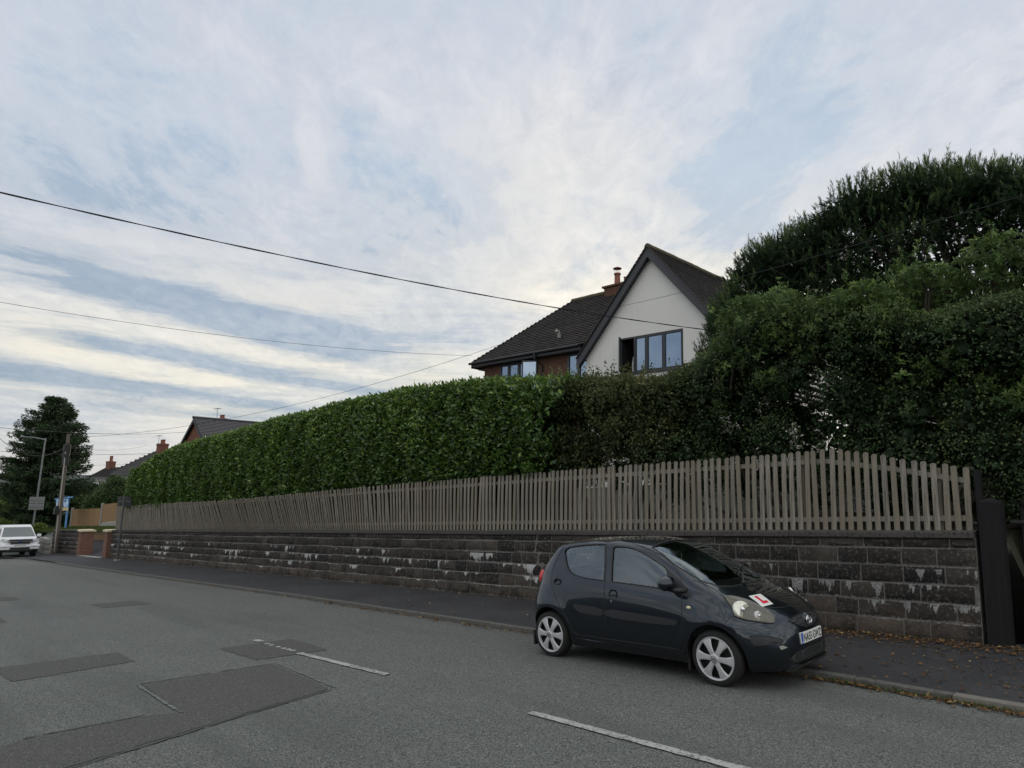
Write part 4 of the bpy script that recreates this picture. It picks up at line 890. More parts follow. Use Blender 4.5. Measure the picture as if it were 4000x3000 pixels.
mb.add([hp(GXR,GYB,1.5),hp(GXL,GYB,1.5),hp(GXL,GYB,zs(GXL)),hp(GXC,GYB,zs(GXC)),hp(GXR,GYB,zs(GXR))],[(0,1,2,3,4)])
mb.build('rendered_wall',M['render'],house)
# gable roof slopes
sl=(ZA-ZE)/(GXR-GXC); OV=.28; zo=lambda x: ZA+.16-abs(x-GXC)*sl
EL,ER=GXL-OV,GXR+OV; YF=GY-.26
gr=tiled('gable_roof',(EL,YF,zo(EL)),(EL,GYB,zo(EL)),(GXC,YF,zo(GXC)),(GXC,GYB,zo(GXC)),house,M['rtile'],off=hO)
gr2=tiled('gable_roof',(ER,GYB,zo(ER)),(ER,YF,zo(ER)),(GXC,GYB,zo(GXC)),(GXC,YF,zo(GXC)),house,M['rtile'],off=hO)
mb=MB(); y=YF-.01
while y<17.0: mb.tube([hp(GXC,y,zo(GXC)-.01),hp(GXC,y+.42,zo(GXC)-.01+random.uniform(-.012,.012))],.115,10); y+=.425
mb.build('ridge_tiles',M['moss'],house)
# bargeboards and soffit
mb=MB(); bw=.36
for s_ in (-1,1):
    xe=EL if s_<0 else ER
    a=(GXC,zo(GXC)-.03);b_=(xe,zo(xe)-.03); 
    mb.add([hp(a[0],YF,a[1]),hp(b_[0],YF,b_[1]),hp(b_[0],YF,b_[1]-bw),hp(a[0],YF,a[1]-bw*1.02)]+[hp(a[0],YF+.03,a[1]),hp(b_[0],YF+.03,b_[1]),hp(b_[0],YF+.03,b_[1]-bw),hp(a[0],YF+.03,a[1]-bw*1.02)],[(0,1,2,3),(7,6,5,4),(2,1,5,6),(3,2,6,7),(0,4,5,1)])
    mb.add([hp(a[0],YF+.03,a[1]-bw*.8),hp(b_[0],YF+.03,b_[1]-bw*.8),hp(b_[0],GY-.002,b_[1]-bw*.8),hp(a[0],GY-.002,a[1]-bw*.8)],[(0,1,2,3)])
mb.build('bargeboard',M['dtrim'],house)
mb=MB(); 
for (p,q) in (((EL,YF,zo(EL)),(GXC,YF,zo(GXC))),((ER,YF,zo(ER)),(GXC,YF,zo(GXC)))):
    p=hp(*p);q=hp(*q); n=34
    for i in range(n): c=p.lerp(q,(i+.5)/n); d=(q-p)/n; beam(mb,c-d*.48+Vector((0,-.015,.012)),c+d*.48+Vector((0,-.015,.0)),.09,.03)
mb.build('verge_tiles',M['tile'],house)
# the gable window, left sash standing open
wn=window(house,wx0,wx1,wz0,wz1,GY+.06,[.235,.43,.70],off=hO,skip=(0,))
wnx=wx0+.05; sa=MB(); Mx=Matrix.Translation(hp(wx0+.06,GY-.02,hO.z))@Matrix.Rotation(R(-62),4,'Z'); W2=.50
for bx_ in ((0,.05,wz0+.04,wz1-.05),(W2-.05,W2,wz0+.04,wz1-.05)): sa.box(bx_[0],bx_[1],-.025,.025,bx_[2]-hO.z,bx_[3]-hO.z,Mx)
sa.box(.05,W2-.05,-.025,.025,wz0+.04-hO.z,wz0+.10-hO.z,Mx); sa.box(.05,W2-.05,-.025,.025,wz1-.11-hO.z,wz1-.05-hO.z,Mx); so=sa.build('open_sash',M['frame'],wn)
g=MB(); g.box(.05,W2-.05,-.006,.006,wz0+.10-hO.z,wz1-.11-hO.z,Mx); g.build('pane',M['hglass'],so)
mb=MB(); mb.box(wx0-hO.x+.03,wx1-hO.x-.03,.14,.9,wz0-hO.z-.3,wz1-hO.z+.2); mb.f=[f for i,f in enumerate(mb.f) if i!=2]; mb.m=mb.m[:len(mb.f)]; mb.build('room_interior',M['darkroom'],house)
mb=MB(); mb.tube([hp(-10.42,GY+.30,6.2),hp(-10.42,GY+.30,6.55),hp(-10.38,GY+.30,6.75),hp(-10.30,GY+.30,6.62),hp(-10.30,GY+.30,6.2)],.03,8); mb.build('vase',M['whitepaint'],house)
mb=MB(); mb.box(wx0-hO.x-.05,wx1-hO.x+.05,-.09,.05,wz0-hO.z-.05,wz0-hO.z-.002); mb.build('sill',M['frame'],house,bevel=.006)
# brick wing
BX0,BX1,BY,BYB=-18.55,GXL-.002,12.35,17.7; BZE=7.42
W1=(-17.55,-15.2,5.9,7.27); W2_=(-13.62,-12.38,5.9,7.27)
mb=MB()
def bq(x0,x1,z0,z1): mb.add([hp(x0,BY,z0),hp(x1,BY,z0),hp(x1,BY,z1),hp(x0,BY,z1)],[(0,1,2,3)])
bq(BX0,W1[0],1.2,BZE); bq(W1[1],W2_[0],1.2,BZE); bq(W1[0],W1[1],1.2,W1[2]); bq(W1[0],W1[1],W1[3],BZE); bq(W2_[0],BX1,1.2,W2_[2]); bq(W2_[0],BX1,W2_[3],BZE)
mb.add([hp(BX0,BYB,1.2),hp(BX0,BY,1.2),hp(BX0,BY,BZE),hp(BX0,BYB,BZE)],[(0,1,2,3)]); mb.add([hp(BX1,BYB,1.2),hp(BX0,BYB,1.2),hp(BX0,BYB,BZE),hp(BX1,BYB,BZE)],[(0,1,2,3)])
mb.build('brick_wall',M['brick'],house)
w1=window(house,*W1,BY+.05,[.24,.50,.70],off=hO,skip=(3,)); w2=window(house,W2_[0],W2_[1],W2_[2],W2_[3],BY+.05,[.48],off=hO)
sa=MB(); Mx=Matrix.Translation(hp(W1[1]-.06,BY-.02,hO.z))@Matrix.Rotation(R(180-(-28)),4,'Z'); W3=.66
sa.box(0,.05,-.025,.025,W1[2]-hO.z,W1[3]-.05-hO.z,Mx); sa.box(W3-.05,W3,-.025,.025,W1[2]-hO.z,W1[3]-.05-hO.z,Mx); sa.box(.05,W3-.05,-.025,.025,W1[2]-hO.z,W1[2]+.06-hO.z,Mx); sa.box(.05,W3-.05,-.025,.025,W1[3]-.11-hO.z,W1[3]-.05-hO.z,Mx); so=sa.build('open_sash',M['frame'],w1)
g=MB(); g.box(.05,W3-.05,-.006,.006,W1[2]+.06-hO.z,W1[3]-.11-hO.z,Mx); g.build('pane',M['hglass'],so)
mb=MB()
for wq in (W1,W2_): mb.add([hp(wq[0],BY+.35,wq[2]-.2),hp(wq[1],BY+.35,wq[2]-.2),hp(wq[1],BY+.35,wq[3]+.1),hp(wq[0],BY+.35,wq[3]+.1)],[(0,1,2,3)])
mb.build('room_interior',M['darkroom'],house)
RX0,RY,RZ=-15.8,15.2,10.45; EX0,EY=-19.0,11.98; EZ=7.47
tiled('wing_roof',(EX0,EY,EZ),(-12.45,EY,EZ),(RX0,RY,RZ),(-11.2,RY,RZ),house,M['rtile'],off=hO)
tiled('wing_roof',(EX0,2*RY-EY,EZ),(EX0,EY,EZ),(RX0,RY+.02,RZ),(RX0,RY,RZ),house,M['rtile'],off=hO)
tiled('wing_roof',(-11.2,2*RY-EY,EZ),(EX0,2*RY-EY,EZ),(-11.2,RY,RZ),(RX0,RY,RZ),house,M['rtile'],off=hO)
mb=MB(); x=RX0-.05
while x<-10.6: mb.tube([hp(x,RY,RZ+.02),hp(x+.42,RY,RZ+.02+random.uniform(-.01,.01))],.11,10); x+=.425
mb.build('ridge_tiles',M['moss'],house)
mb=MB(); mb.box(EX0-hO.x,-12.62-hO.x,EY-.0-hO.y,BY-hO.y,EZ-.20-hO.z,EZ-.17-hO.z); mb.box(EX0-hO.x,-12.62-hO.x,EY-.03-hO.y,EY-.002-hO.y,EZ-.17-hO.z,EZ-.03-hO.z); mb.box(EX0-.03-hO.x,EX0-.002-hO.x,EY-.03-hO.y,2*RY-EY-hO.y,EZ-.25-hO.z,EZ-.03-hO.z); mb.box(EX0-hO.x,BX0-hO.x,BY-hO.y,BYB-hO.y,EZ-.28-hO.z,EZ-.25-hO.z)
mb.build('fascia',M['dtrim'],house)
mb=MB(); mb.tube([hp(EX0-.1,EY-.09,EZ-.05),hp(-12.66,EY-.09,EZ-.03)],.06,8); mb.tube([hp(-15.0,EY-.09,EZ-.1),hp(-15.0,EY-.09,EZ-.28),hp(-14.93,BY-.08,EZ-.5),hp(-14.93,BY-.08,2)],.04,8); mb.cyl(hp(-15.0,EY-.09,EZ-.02),hp(-15.0,EY-.09,EZ-.17),.06); mb.build('gutter',M['blackplastic'],house,smooth=40)
mb=MB(); mb.tube([hp(-14.3,12.62,7.95),hp(-14.3,12.6,8.18),hp(-14.3,12.55,8.32),hp(-14.3,12.42,8.36)],.07,10); mb.build('roof_vent',M['concrete'],house,smooth=40)
# chimney on the wing ridge
mb=MB(); mb.box(-13.75-hO.x,-12.55-hO.x,RY-.35-hO.y,RY+.35-hO.y,9.6-hO.z,10.58-hO.z); mb.box(-13.83-hO.x,-12.47-hO.x,RY-.42-hO.y,RY+.42-hO.y,10.582-hO.z,10.67-hO.z); ch=mb.build('chimney',M['brick'],house,bevel=.01)
mb=MB(); mb.lathe([(.15,0),(.155,.08),(.13,.12),(.12,.50),(.15,.52),(.15,.58),(.11,.59)],hp(-13.3,RY,10.67),n=16); mb.build('chimney_pot',M['terracotta'],ch,smooth=40)
mb=MB(); mb.lathe([(.005,.14),(.10,.12),(.19,.07),(.19,.055),(.0,.07)],hp(-13.3,RY,11.40),n=16)
for k in range(4): t=k*1.57+.4; mb.cyl(hp(-13.3,RY,11.24)+Vector((.1*math.cos(t),.1*math.sin(t),0)),hp(-13.3,RY,11.47)+Vector((.12*math.cos(t),.12*math.sin(t),0)),.008,n=5)
mb.build('cowl',M['terracotta'],ch,smooth=40)
mb=MB(); mb.lathe([(.15,0),(.13,.12),(.12,.28),(.15,.30),(.1,.31)],hp(-12.8,RY,10.67),n=16); mb.build('chimney_pot',M['terracotta'],ch,smooth=40)
# ---- white house glimpsed through the trees on the right
wo=Vector((4.2,15.5,2.6)); wh=empty('white_house',tuple(wo)); tag(wh,'white rendered house glimpsed in scraps through the shrubs above the gate','house')
mb=MB(); mb.box(-8.4,6,0,7,-1,3.4); mb.build('rendered_wall',M['render'],wh)
tiled('roof',(wo.x-8.8,wo.y-.4,wo.z+3.45),(wo.x+6.4,wo.y-.4,wo.z+3.45),(wo.x-7.5,wo.y+3.5,wo.z+4.6),(wo.x+6.4,wo.y+3.5,wo.z+4.6),wh,M['rtile'],off=wo,gauge=.2)
window(wh,-.8,1.0,3.2,4.4,wo.y-.03,[.5],off=tuple(wo))
gdn=empty('garden_arch',(-.55,5.6,gard(-.55,5.6)),0,'white curved garden arch panel just visible between the pickets','arch')
mb=MB(); pts=[(-.55,0),(.45,0),(.45,1.55)]+[(.45-1.0*math.sin(t)*1.0,.75+.8*math.cos(t)) for t in np.linspace(0.05,1.35,8)]+[(-.55,.6)]
mb.prism([(x,0,z) for x,z in pts],(0,.06,0)); mb.build('arch_panel',M['whitepaint'],gdn,recalc=True)
# ---- far houses down the street
def chimney(par,c,off,w=.9,d=.6,h=1.5,pots=2,mat=None,ph=.45):
    c=Vector(c)-Vector(off); mb=MB(); mb.box(c.x-w/2,c.x+w/2,c.y-d/2,c.y+d/2,c.z-h,c.z); mb.box(c.x-w/2-.05,c.x+w/2+.05,c.y-d/2-.05,c.y+d/2+.05,c.z-.22,c.z-.06); o=mb.build('chimney',mat or M['redbrick'],par)
    for k in range(pots): mb=MB(); mb.lathe([(.16,0),(.12,.1),(.12,ph-.05),(.15,ph),(.1,ph+.01)],(c.x+(k-(pots-1)/2)*.42,c.y,c.z),n=12); mb.build('chimney_pot',M['terracotta'],o,smooth=40)
    return o
def aerial(par,p,off,s=1.0):
    p=Vector(p)-Vector(off); mb=MB(); mb.cyl(p,p+Vector((0,0,1.3*s)),.02,n=5); a=p+Vector((0,0,1.25*s)); mb.cyl(a+Vector((-.6*s,0,.05)),a+Vector((.6*s,0,-.02)),.013,n=5)
    for k in range(6): q=a+Vector((-.55*s+k*.2*s,0,.05)); mb.cyl(q+Vector((0,-.18*s,0)),q+Vector((0,.18*s,0)),.009,n=4)
    mb.build('aerial',M['greymetal'],par)
ax=at(757,1633,12); go=Vector((ax.x,12,-1.5)); gh=empty('brick_house',tuple(go)); tag(gh,'red brick house with a grey slate gable roof rising over the far hedge','house')
az_,sl2=ax.z,.78; hw=3.0; ze=az_-hw*sl2; YB=20
mb=MB(); mb.add([(-hw,.25,-2),(hw,.25,-2),(hw,.25,ze-go.z-.1),(0,.25,az_-go.z-.1),(-hw,.25,ze-go.z-.1),(-hw,YB-12,-2),(hw,YB-12,-2),(hw,YB-12,ze-go.z-.1),(0,YB-12,az_-go.z-.1),(-hw,YB-12,ze-go.z-.1)],[(0,1,2,3,4),(1,6,7,2),(5,0,4,9),(6,5,9,8,7)]); mb.build('brick_wall',M['redbrick'],gh)
X_=go.x
tiled('roof',(X_+hw+.3,YB,ze-.2),(X_+hw+.3,12,ze-.2),(X_,YB,az_+.03),(X_,12,az_+.03),gh,M['slate'],off=go,gauge=.2)
tiled('roof',(X_-hw-.3,12,ze-.2),(X_-hw-.3,YB,ze-.2),(X_,12,az_+.03),(X_,YB,az_+.03),gh,M['slate'],off=go,gauge=.2)
mb=MB()
for s_ in (-1,1): mb.add([(0,-.02,az_-go.z),(s_*(hw+.32),-.02,ze-.22-go.z),(s_*(hw+.32),-.02,ze-.5-go.z),(0,-.02,az_-go.z-.28),(0,.02,az_-go.z),(s_*(hw+.32),.02,ze-.22-go.z),(s_*(hw+.32),.02,ze-.5-go.z),(0,.02,az_-go.z-.28)],[(0,1,2,3) if s_>0 else (3,2,1,0),(3,2,6,7),(4,5,6,7)])
mb.build('bargeboard',M['dtrim'],gh)
mb=MB(); mb.tube([(0,-.1,az_-go.z+.06),(0,YB-12,az_-go.z+.06)],.11,8); mb.build('ridge_tiles',M['dtrim'],gh)
p=at(868,1634,15.5); chimney(gh,(p.x,15.5,p.z),go,.8,.6,1.0,2,ph=.3); aerial(gh,(p.x-1.0,15.4,p.z-.5),go,1.1)
q1=at(988,1650,17); q2=at(1140,1618,17)
w3=Vector(go); tiled('wing_roof',(q1.x+.3,13.2,q1.z-2.2),(q1.x+14,13.2,q1.z-2.2),(q2.x-2.2,17,q2.z-.05),(q1.x+14,17,q2.z-.05),gh,M['slate'],off=go,gauge=.2)
tiled('wing_roof',(q1.x-3,17.4,q1.z-1.8),(q1.x+.3,13.2,q1.z-2.2),(q2.x-2.2,17.02,q2.z-.05),(q2.x-2.2,17,q2.z-.05),gh,M['slate'],off=go,gauge=.2)
# hipped bungalows
def hipped(name,label,e0,e1,ridge0,ridge1,zdown,mat,wallmat,chs=()):
    """hipped roof: front eave e0-e1, ridge r0-r1 further back"""
    e0,e1,r0,r1=map(Vector,(e0,e1,ridge0,ridge1)); off=Vector(((e0.x+e1.x)/2,e0.y,zdown)); h=empty(name,tuple(off)); tag(h,label,'house','houses down the hill behind the hedge')
    yb=2*r0.y-e0.y; b0=Vector((e0.x,yb,e0.z)); b1=Vector((e1.x,yb,e1.z))
    tiled('roof',e0,e1,r0,r1,h,mat,gauge=.25,off=off); tiled('roof',b0,e0,r0+Vector((0,.02,0)),r0,h,mat,gauge=.25,off=off); tiled('roof',b1,b0,r1,r0,h,mat,gauge=.25,off=off)
    mb=MB(); mb.box(e0.x+.4-off.x,e1.x-.4-off.x,.45,yb-.45-off.y,-1,e0.z-off.z-.15); mb.build('wall',wallmat,h)
    mb=MB(); beam(mb,e0-off+Vector((0,-.04,-.1)),e1-off+Vector((0,-.04,-.1)),.05,.2); mb.build('fascia',M['dtrim'],h)
    mb=MB(); mb.tube([r0-off+Vector((0,0,.05)),r1-off+Vector((0,0,.05))],.12,6); mb.tube([e0-off+Vector((0,0,.05)),r0-off+Vector((0,0,.05))],.10,6); mb.build('ridge_tiles',M['tile'],h)
    for c in chs: chimney(h,c[0],off,*c[1:])
    return h,off
a=at(434,1848,13); b_=at(620,1850,13); r0=at(612,1765,17.5); c0=at(636,1733,17.2)
h1,o1=hipped('bungalow','dark hipped roof house with brick chimney showing left of the far end of the hedge',(a.x,13,a.z),(a.x+17,13,a.z),(r0.x,17.5,r0.z),(r0.x+9,17.5,r0.z),-3,M['tile'],M['render'],[((c0.x,17.2,c0.z),1.5,.8,1.9,3)])
aerial(h1,(c0.x-1.2,17.1,c0.z-1.0),o1,1.5)
a=at(352,1862,17); r0=at(415,1829,20); c0=at(434,1802,20)
hipped('bungalow','farther dark hipped roof with a tall red brick chimney beside the conifer',(a.x,17,a.z),(a.x+14,17,a.z),(r0.x,20,r0.z),(r0.x+8,20,r0.z),-4.5,M['tile'],M['render'],[((c0.x,20,c0.z),1.7,.9,2.4,3,M['redbrick'],.8)])

# ---- the house across the street, behind the viewer, that the car's doors and windows mirror
oo=Vector((-3,-21,-.3)); oh=empty('brick_house',tuple(oo)); tag(oh,'brick house across the street mirrored as a dark band in the parked car','house')
mb=MB(); mb.box(-9,7,-7,0,-1,4.8); mb.build('brick_wall',M['redbrick'],oh)
tiled('roof',(oo.x+7.4,oo.y+.4,oo.z+4.8),(oo.x-9.4,oo.y+.4,oo.z+4.8),(oo.x+5,oo.y-3.5,oo.z+7.6),(oo.x-7,oo.y-3.5,oo.z+7.6),oh,M['tile'],off=oo,gauge=.3)
tiled('roof',(oo.x-9.4,oo.y-7.4,oo.z+4.8),(oo.x+7.4,oo.y-7.4,oo.z+4.8),(oo.x-7,oo.y-3.5,oo.z+7.6),(oo.x+5,oo.y-3.5,oo.z+7.6),oh,M['tile'],off=oo,gauge=.3)
for x0,z0 in ((-7.5,.9),(-3,.9),(2.5,.9),(-7.5,3.2),(-3,3.2),(2.5,3.2)):
    mb=MB(); mb.box(x0,x0+2.2,.001,.06,z0,z0+1.2); f=mb.build('window',M['whitepaint'],oh)
    for k in range(3): mb=MB(); mb.box(x0+.08+k*.70,x0+.70+k*.70,.061,.07,z0+.08,z0+1.12); mb.build('pane',M['hglass'],f)

M['palemetal']=plain('pale_grey_sign_back',(.20,.21,.21),.5,metal=.2,var=.1)
# =====================================================================  street furniture on the left
# brown board fence
bf=empty('board_fence',(-58,6,SL*-58)); tag(bf,'new golden brown board fence with concrete posts above the driveway','fence'); bO=Vector((-58,6,SL*-58))
def panel(p0,p1,z0a,z1a,z0b,z1b,name='panel',mat='newwood'):
    p0=Vector((*p0,0));p1=Vector((*p1,0)); n=max(6,int((p1-p0).length/.14)); mb=MB(); d=(p1-p0)/n; nn=Vector((d.y,-d.x,0)).normalized()*.02
    for i in range(n):
        a=p0+d*i;b_=p0+d*(i+.97); t=i/n; za=z0a+(z0b-z0a)*t; zb=z1a+(z1b-z1a)*t
        vs=[a+nn*random.uniform(.6,1.4)+Vector((0,0,za)),b_+nn*.3+Vector((0,0,za))]; vs=[vs[0],vs[1],Vector((vs[1].x,vs[1].y,zb)),Vector((vs[0].x,vs[0].y,zb))]
        vs+= [v-nn*1.5 for v in vs]; mb.add([v-bO for v in vs],[(0,1,2,3),(7,6,5,4),(0,3,7,4),(1,5,6,2),(3,2,6,7)])
    mb.build(name,M[mat],bf)
pA=at(274,2068,6);pB=at(391,2060,6);pC=at(486,2050,6);tA=at(274,1987,6);tB=at(391,1984,6);tC=at(486,1974,6)
panel((pA.x,6),(pB.x,6),pA.z+.1,tA.z,pB.z+.1,tB.z); panel((pB.x+.15,6),(pC.x,6),pB.z+.35,tB.z+.28,pC.z+.35,tC.z+.28)
k1=at(231,2075,6.9); panel((pA.x-.1,6.0),(pA.x-4.2,6.9),pA.z-.15,pA.z+1.55,k1.z-.1,k1.z+2.2)
mb=MB(); beam(mb,Vector((pA.x,6,pA.z-.1))-bO,Vector((pB.x,6,pB.z-.1))-bO,.05,.35); beam(mb,Vector((pB.x+.15,6,pB.z+.13))-bO,Vector((pC.x,6,pC.z+.13))-bO,.05,.35); mb.build('gravel_board',M['concrete'],bf)
for p,t in ((pA,tA),(pB,tB+Vector((0,0,.25))),(pC,tC+Vector((0,0,.3)))): mb=MB(); mb.box(p.x-.06-bO.x,p.x+.10-bO.x,-.08,.08,p.z-.6-bO.z,t.z+.12-bO.z); mb.build('concrete_post',M['concrete'],bf,bevel=.01)
# utility pole
pb=Vector((-44.6,1.75,SL*-44.6+.1)); pt=at(268,1696,1.9); pole=empty('utility_pole',tuple(pb)); tag(pole,'leaning brown timber utility pole on the pavement by the pickup','pole')
mb=MB(); mb.tube([(0,0,-.2),(pt-pb)*.5,pt-pb],[.135,.12,.095],10); mb.build('pole_shaft',M['polewood'],pole,smooth=40)
d_=pt-pb
for t,r_ in ((.86,.16),(.78,.13)): mb=MB(); c=d_*t; mb.cyl(c-Vector((0,0,.35)),c+Vector((0,0,.35)),r_+.05,n=10); mb.cyl(c+Vector((0,0,.35)),c+Vector((0,0,.5)),.06,n=8); mb.build('junction_box',M['blackplastic'],pole,bevel=.02)
mb=MB(); c=d_*.32; mb.box(c.x+.05,c.x+.45,c.y-.35,c.y-.1,c.z,c.z+.35); mb.box(c.x+.1,c.x+.35,c.y-.3,c.y-.12,c.z+.35,c.z+.5); mb.build('equipment_box',M['blackplastic'],pole,bevel=.02)
mb=MB()
for k in range(9): c=d_*(.42+.05*k); s_=1 if k%2 else -1; mb.cyl(c+Vector((0,s_*.1,0)),c+Vector((0,s_*.28,0)),.012,n=5)
mb.build('climbing_step',M['galv'],pole)
mb=MB(); mb.tube([d_*t+Vector((.14,-.08,0)) for t in (0.02,.3,.6,.85)],.035,6); mb.build('cable_guard',M['concrete'],pole)
pole_top=pb+d_*.97
# lamp column with road sign backs
lb=at(126,2075,2.6); lb.z=SL*lb.x+.1; lt=at(178,1711,2.6); lamp=empty('street_lamp',tuple(lb)); tag(lamp,'grey steel lamp column with a long arm standing behind the white pickup','lamp')
d_=lt-lb; mb=MB(); mb.tube([(0,0,0),d_*.2],[.10,.10],10); mb.tube([d_*.2,d_],[.07,.05],10); mb.build('column',M['galv'],lamp,smooth=40)
ae=at(88,1706,2.0)-lb; mb=MB(); mb.tube([d_*.985,d_*.985+(ae-d_)*.5+Vector((0,0,.12)),ae],[.04,.035,.03],8); mb.build('arm',M['galv'],lamp,smooth=40)
mb=MB(); mb.ico(ae,.3,2,(1.1,.5,.28)); mb.build('lamp_head',M['galv'],lamp,smooth=True)
def signback(px0,py0,px1,py1,Y,label,parentless=True,n=2,cols='greymetal'):
    a=at(px0,py1,Y);b_=at(px1,py1,Y);h=at(px0,py0,Y).z-a.z; dx=b_.x-a.x
    # the plates face down the street: width seen obliquely, set square to the traffic
    c=(a+b_)/2; wd=(at(px1,py1,Y)-at(px0,py1,Y)); v=c-CAM; dist=v.length; W=abs(px1-px0)/2620*dist*.80
    s=empty('road_sign',(c.x,c.y,c.z)); 
    for k in range(n):
        mb=MB(); z0=h/n*k+.012; z1=h/n*(k+1)-.012; mb.box(-.012,.012,-W/2,W/2,z0,z1); mb.build('sign_plate',M[cols],s,bevel=.01)
    mb=MB()
    for k in range(n):
        zz=h/n*(k+.5); mb.box(.014,.045,-W/2+.05,W/2-.05,zz-.03,zz+.03)
    mb.build('rear_channel',M['galv'],s); return s,label
s,l=signback(116,1941,166,1992,2.35,'',n=2,cols='palemetal'); tag(s,'pair of grey road sign plates seen from behind on the lamp column','sign')
# sign post in front of the long wall
b0=at(457,2190,1.9); b0=Vector((b0.x,1.9,SL*b0.x+.1)); t0=at(487,1934,1.9); sp_=empty('sign_post',tuple(b0)); tag(sp_,'grey tubular post carrying the dark sign in front of the long stone wall','post')
mb=MB(); mb.cyl((0,0,-.1),t0-b0,.045,n=12); mb.build('post_shaft',M['greymetal'],sp_,smooth=40)
mb=MB(); mb.cyl((0,0,.0),(0,0,.03),.16,n=12); mb.build('base_collar',M['concrete'],sp_)
s,l=signback(459,1940,513,1979,2.02,'',n=1); tag(s,'dark blank back of a road sign on the tubular post at the hedge end','sign')
# pub sign: blue picture board with a cream foot, hanging from a blue post
p0=at(262,2010,4.6); p1=at(269,1938,4.6); ps=empty('pub_sign',(p0.x,4.6,SL*p0.x+1.3)); po=Vector(ps.location); tag(ps,'blue hanging picture sign with cream lower board behind the utility pole','sign')
m,b=material('blue_sign_paint'); setin(b,Base_Color=(.10,.26,.50),Roughness=.4); M['bluepaint']=m
m,b=material('sign_picture'); o=ocoord(); s=N('ShaderNodeSeparateXYZ'); L(o,s.inputs[0]); n_=noise(o,2.2,3,.5)
c=mix(ramp(n_,[(.42,0),(.55,1)]),(.12,.36,.78),(.55,.70,.85)); setin(b,Base_Color=c,Roughness=.4); M['picture']=m
mb=MB(); mb.tube([(0,0,0),(p1-po)],.075,8); mb.build('post_shaft',M['bluepaint'],ps)
a=at(216,1949,4.6)-po; b_=at(283,1942,4.6)-po; mb=MB(); beam(mb,a,b_,.09,.11); mb.build('bracket',M['bluepaint'],ps)
def pr(px,py,dy=0): return at(px,py,4.5)-po+Vector((0,dy,0))
mb=MB(); mb.prism([pr(218,1952),pr(263,1949),pr(263,1981),pr(220,1983)],(0,.05,0)); brd=mb.build('picture_board',M['picture'],ps,recalc=True)
mb=MB(); mb.prism([pr(221,1984),pr(263,1982),pr(263,1994),pr(222,1996)],(0,.05,0)); mb.build('name_board',plain('cream_board',(.60,.50,.24),.5),ps,recalc=True)
mb=MB(); mb.prism([pr(220,1979,-.01),pr(226,1972,-.01),pr(231,1968,-.01),pr(236,1975,-.01),pr(244,1976,-.01),pr(250,1974,-.01),pr(250,1981,-.01),pr(220,1982,-.01)],(0,.008,0)); mb.prism([pr(250,1957,-.01),pr(255,1953,-.01),pr(259,1957,-.01),pr(259,1959,-.01),pr(250,1960,-.01)],(0,.008,0)); mb.build('painted_shapes',plain('navy_paint',(.02,.03,.08),.5),brd,recalc=True)
mb=MB(); mb.prism([pr(224,1972,-.018),pr(227,1967,-.018),pr(231,1967,-.018),pr(233,1972,-.018),pr(229,1975,-.018)],(0,.006,0)); mb.build('painted_face',plain('pink_paint',(.6,.42,.36),.5),brd,recalc=True)
# =====================================================================  overhead cables
def cable(p,q,sag,r,label,grp=None,twist=False,n=28):
    p=Vector(p);q=Vector(q); pts=[p.lerp(q,t)+Vector((0,0,-4*sag*t*(1-t))) for t in [i/n for i in range(n+1)]]
    mb=MB()
    if twist:
        N_=int((q-p).length*9); d=(q-p).normalized(); a=d.orthogonal().normalized(); b_=d.cross(a)
        for ph in (0,math.pi):
            tp=[]
            for i in range(N_+1):
                t=i/N_; c=p.lerp(q,t)+Vector((0,0,-4*sag*t*(1-t))); an=t*(q-p).length*3.0+ph; tp.append(c+(a*math.cos(an)+b_*math.sin(an))*r*.75)
            mb.tube(tp,r,5)
    else: mb.tube(pts,r,5)
    o=mb.build('overhead_cable',M['cable'],None,smooth=True); tag(o,label,'cable',grp); return o
def on_ray(px,py,dist): v=CM@Vector(((px-2000)/2620,-(py-1500)/2620,-1)); return CAM+v.normalized()*dist
def sagfit(a,b_,m_,da,db):
    """cable from photo points a,b at given distances, sag so that it passes under m"""
    p=on_ray(*a,da);q=on_ray(*b_,db); best=None
    for s in np.linspace(0,3,61):
        for t in np.linspace(.05,.95,91):
            c=p.lerp(q,t)+Vector((0,0,-4*s*t*(1-t))); v=CM.inverted()@(c-CAM); x=2000+2620*v.x/-v.z; y=1500-2620*v.y/-v.z
            if abs(x-m_[0])<14:
                e=abs(y-m_[1]); 
                if best is None or e<best[0]: best=(e,s)
    return p,q,best[1] if best else .3
G_='overhead cables crossing the street'
p,q,s=sagfit((-260,690),(2775,1290),(1266,1036),12,17.5); cable(p,q,s,.0075,'thick twisted black cable sweeping from the upper left down to the white gable',G_,True)
p,q,s=sagfit((-200,1145),(1845,1390),(900,1315),26,30); cable(p,q,s,.007,'thin black cable ending at the left eave of the brick wing',G_)
p,q,s=sagfit((4100,735),(2040,1315),(2900,1055),9,28); 
cable(on_ray(4100,733,9.5),on_ray(2373,1205,27),.12,.006,'thin pale wire running in front of the pine and the white gable',G_)
cable(on_ray(2000,1330,29),tuple(pole_top),.9,.008,'thin wire from the house eave down to the utility pole over the hedge',G_)
cable(on_ray(-60,1665,40),on_ray(722,1688,58),.25,.012,'black cable across the conifer ending at the slate roofed gable',G_)
cable(on_ray(-40,1760,60),on_ray(620,1770,64),.2,.012,'black cable level with the far chimney behind the conifer',G_)
cable(on_ray(-40,1805,70),on_ray(500,1813,84),.2,.010,'lowest black cable below the red chimney on the skyline',G_)
cable(tuple(pole_top-Vector((0,0,.5))),on_ray(-40,1675,38),.9,.012,'sagging cable from the utility pole out of the left edge of the view',G_)
cable(tuple(pole_top-Vector((0,0,.6))),on_ray(570,1740,70),.3,.008,'thin wire from the utility pole towards the far chimney with aerials',G_)
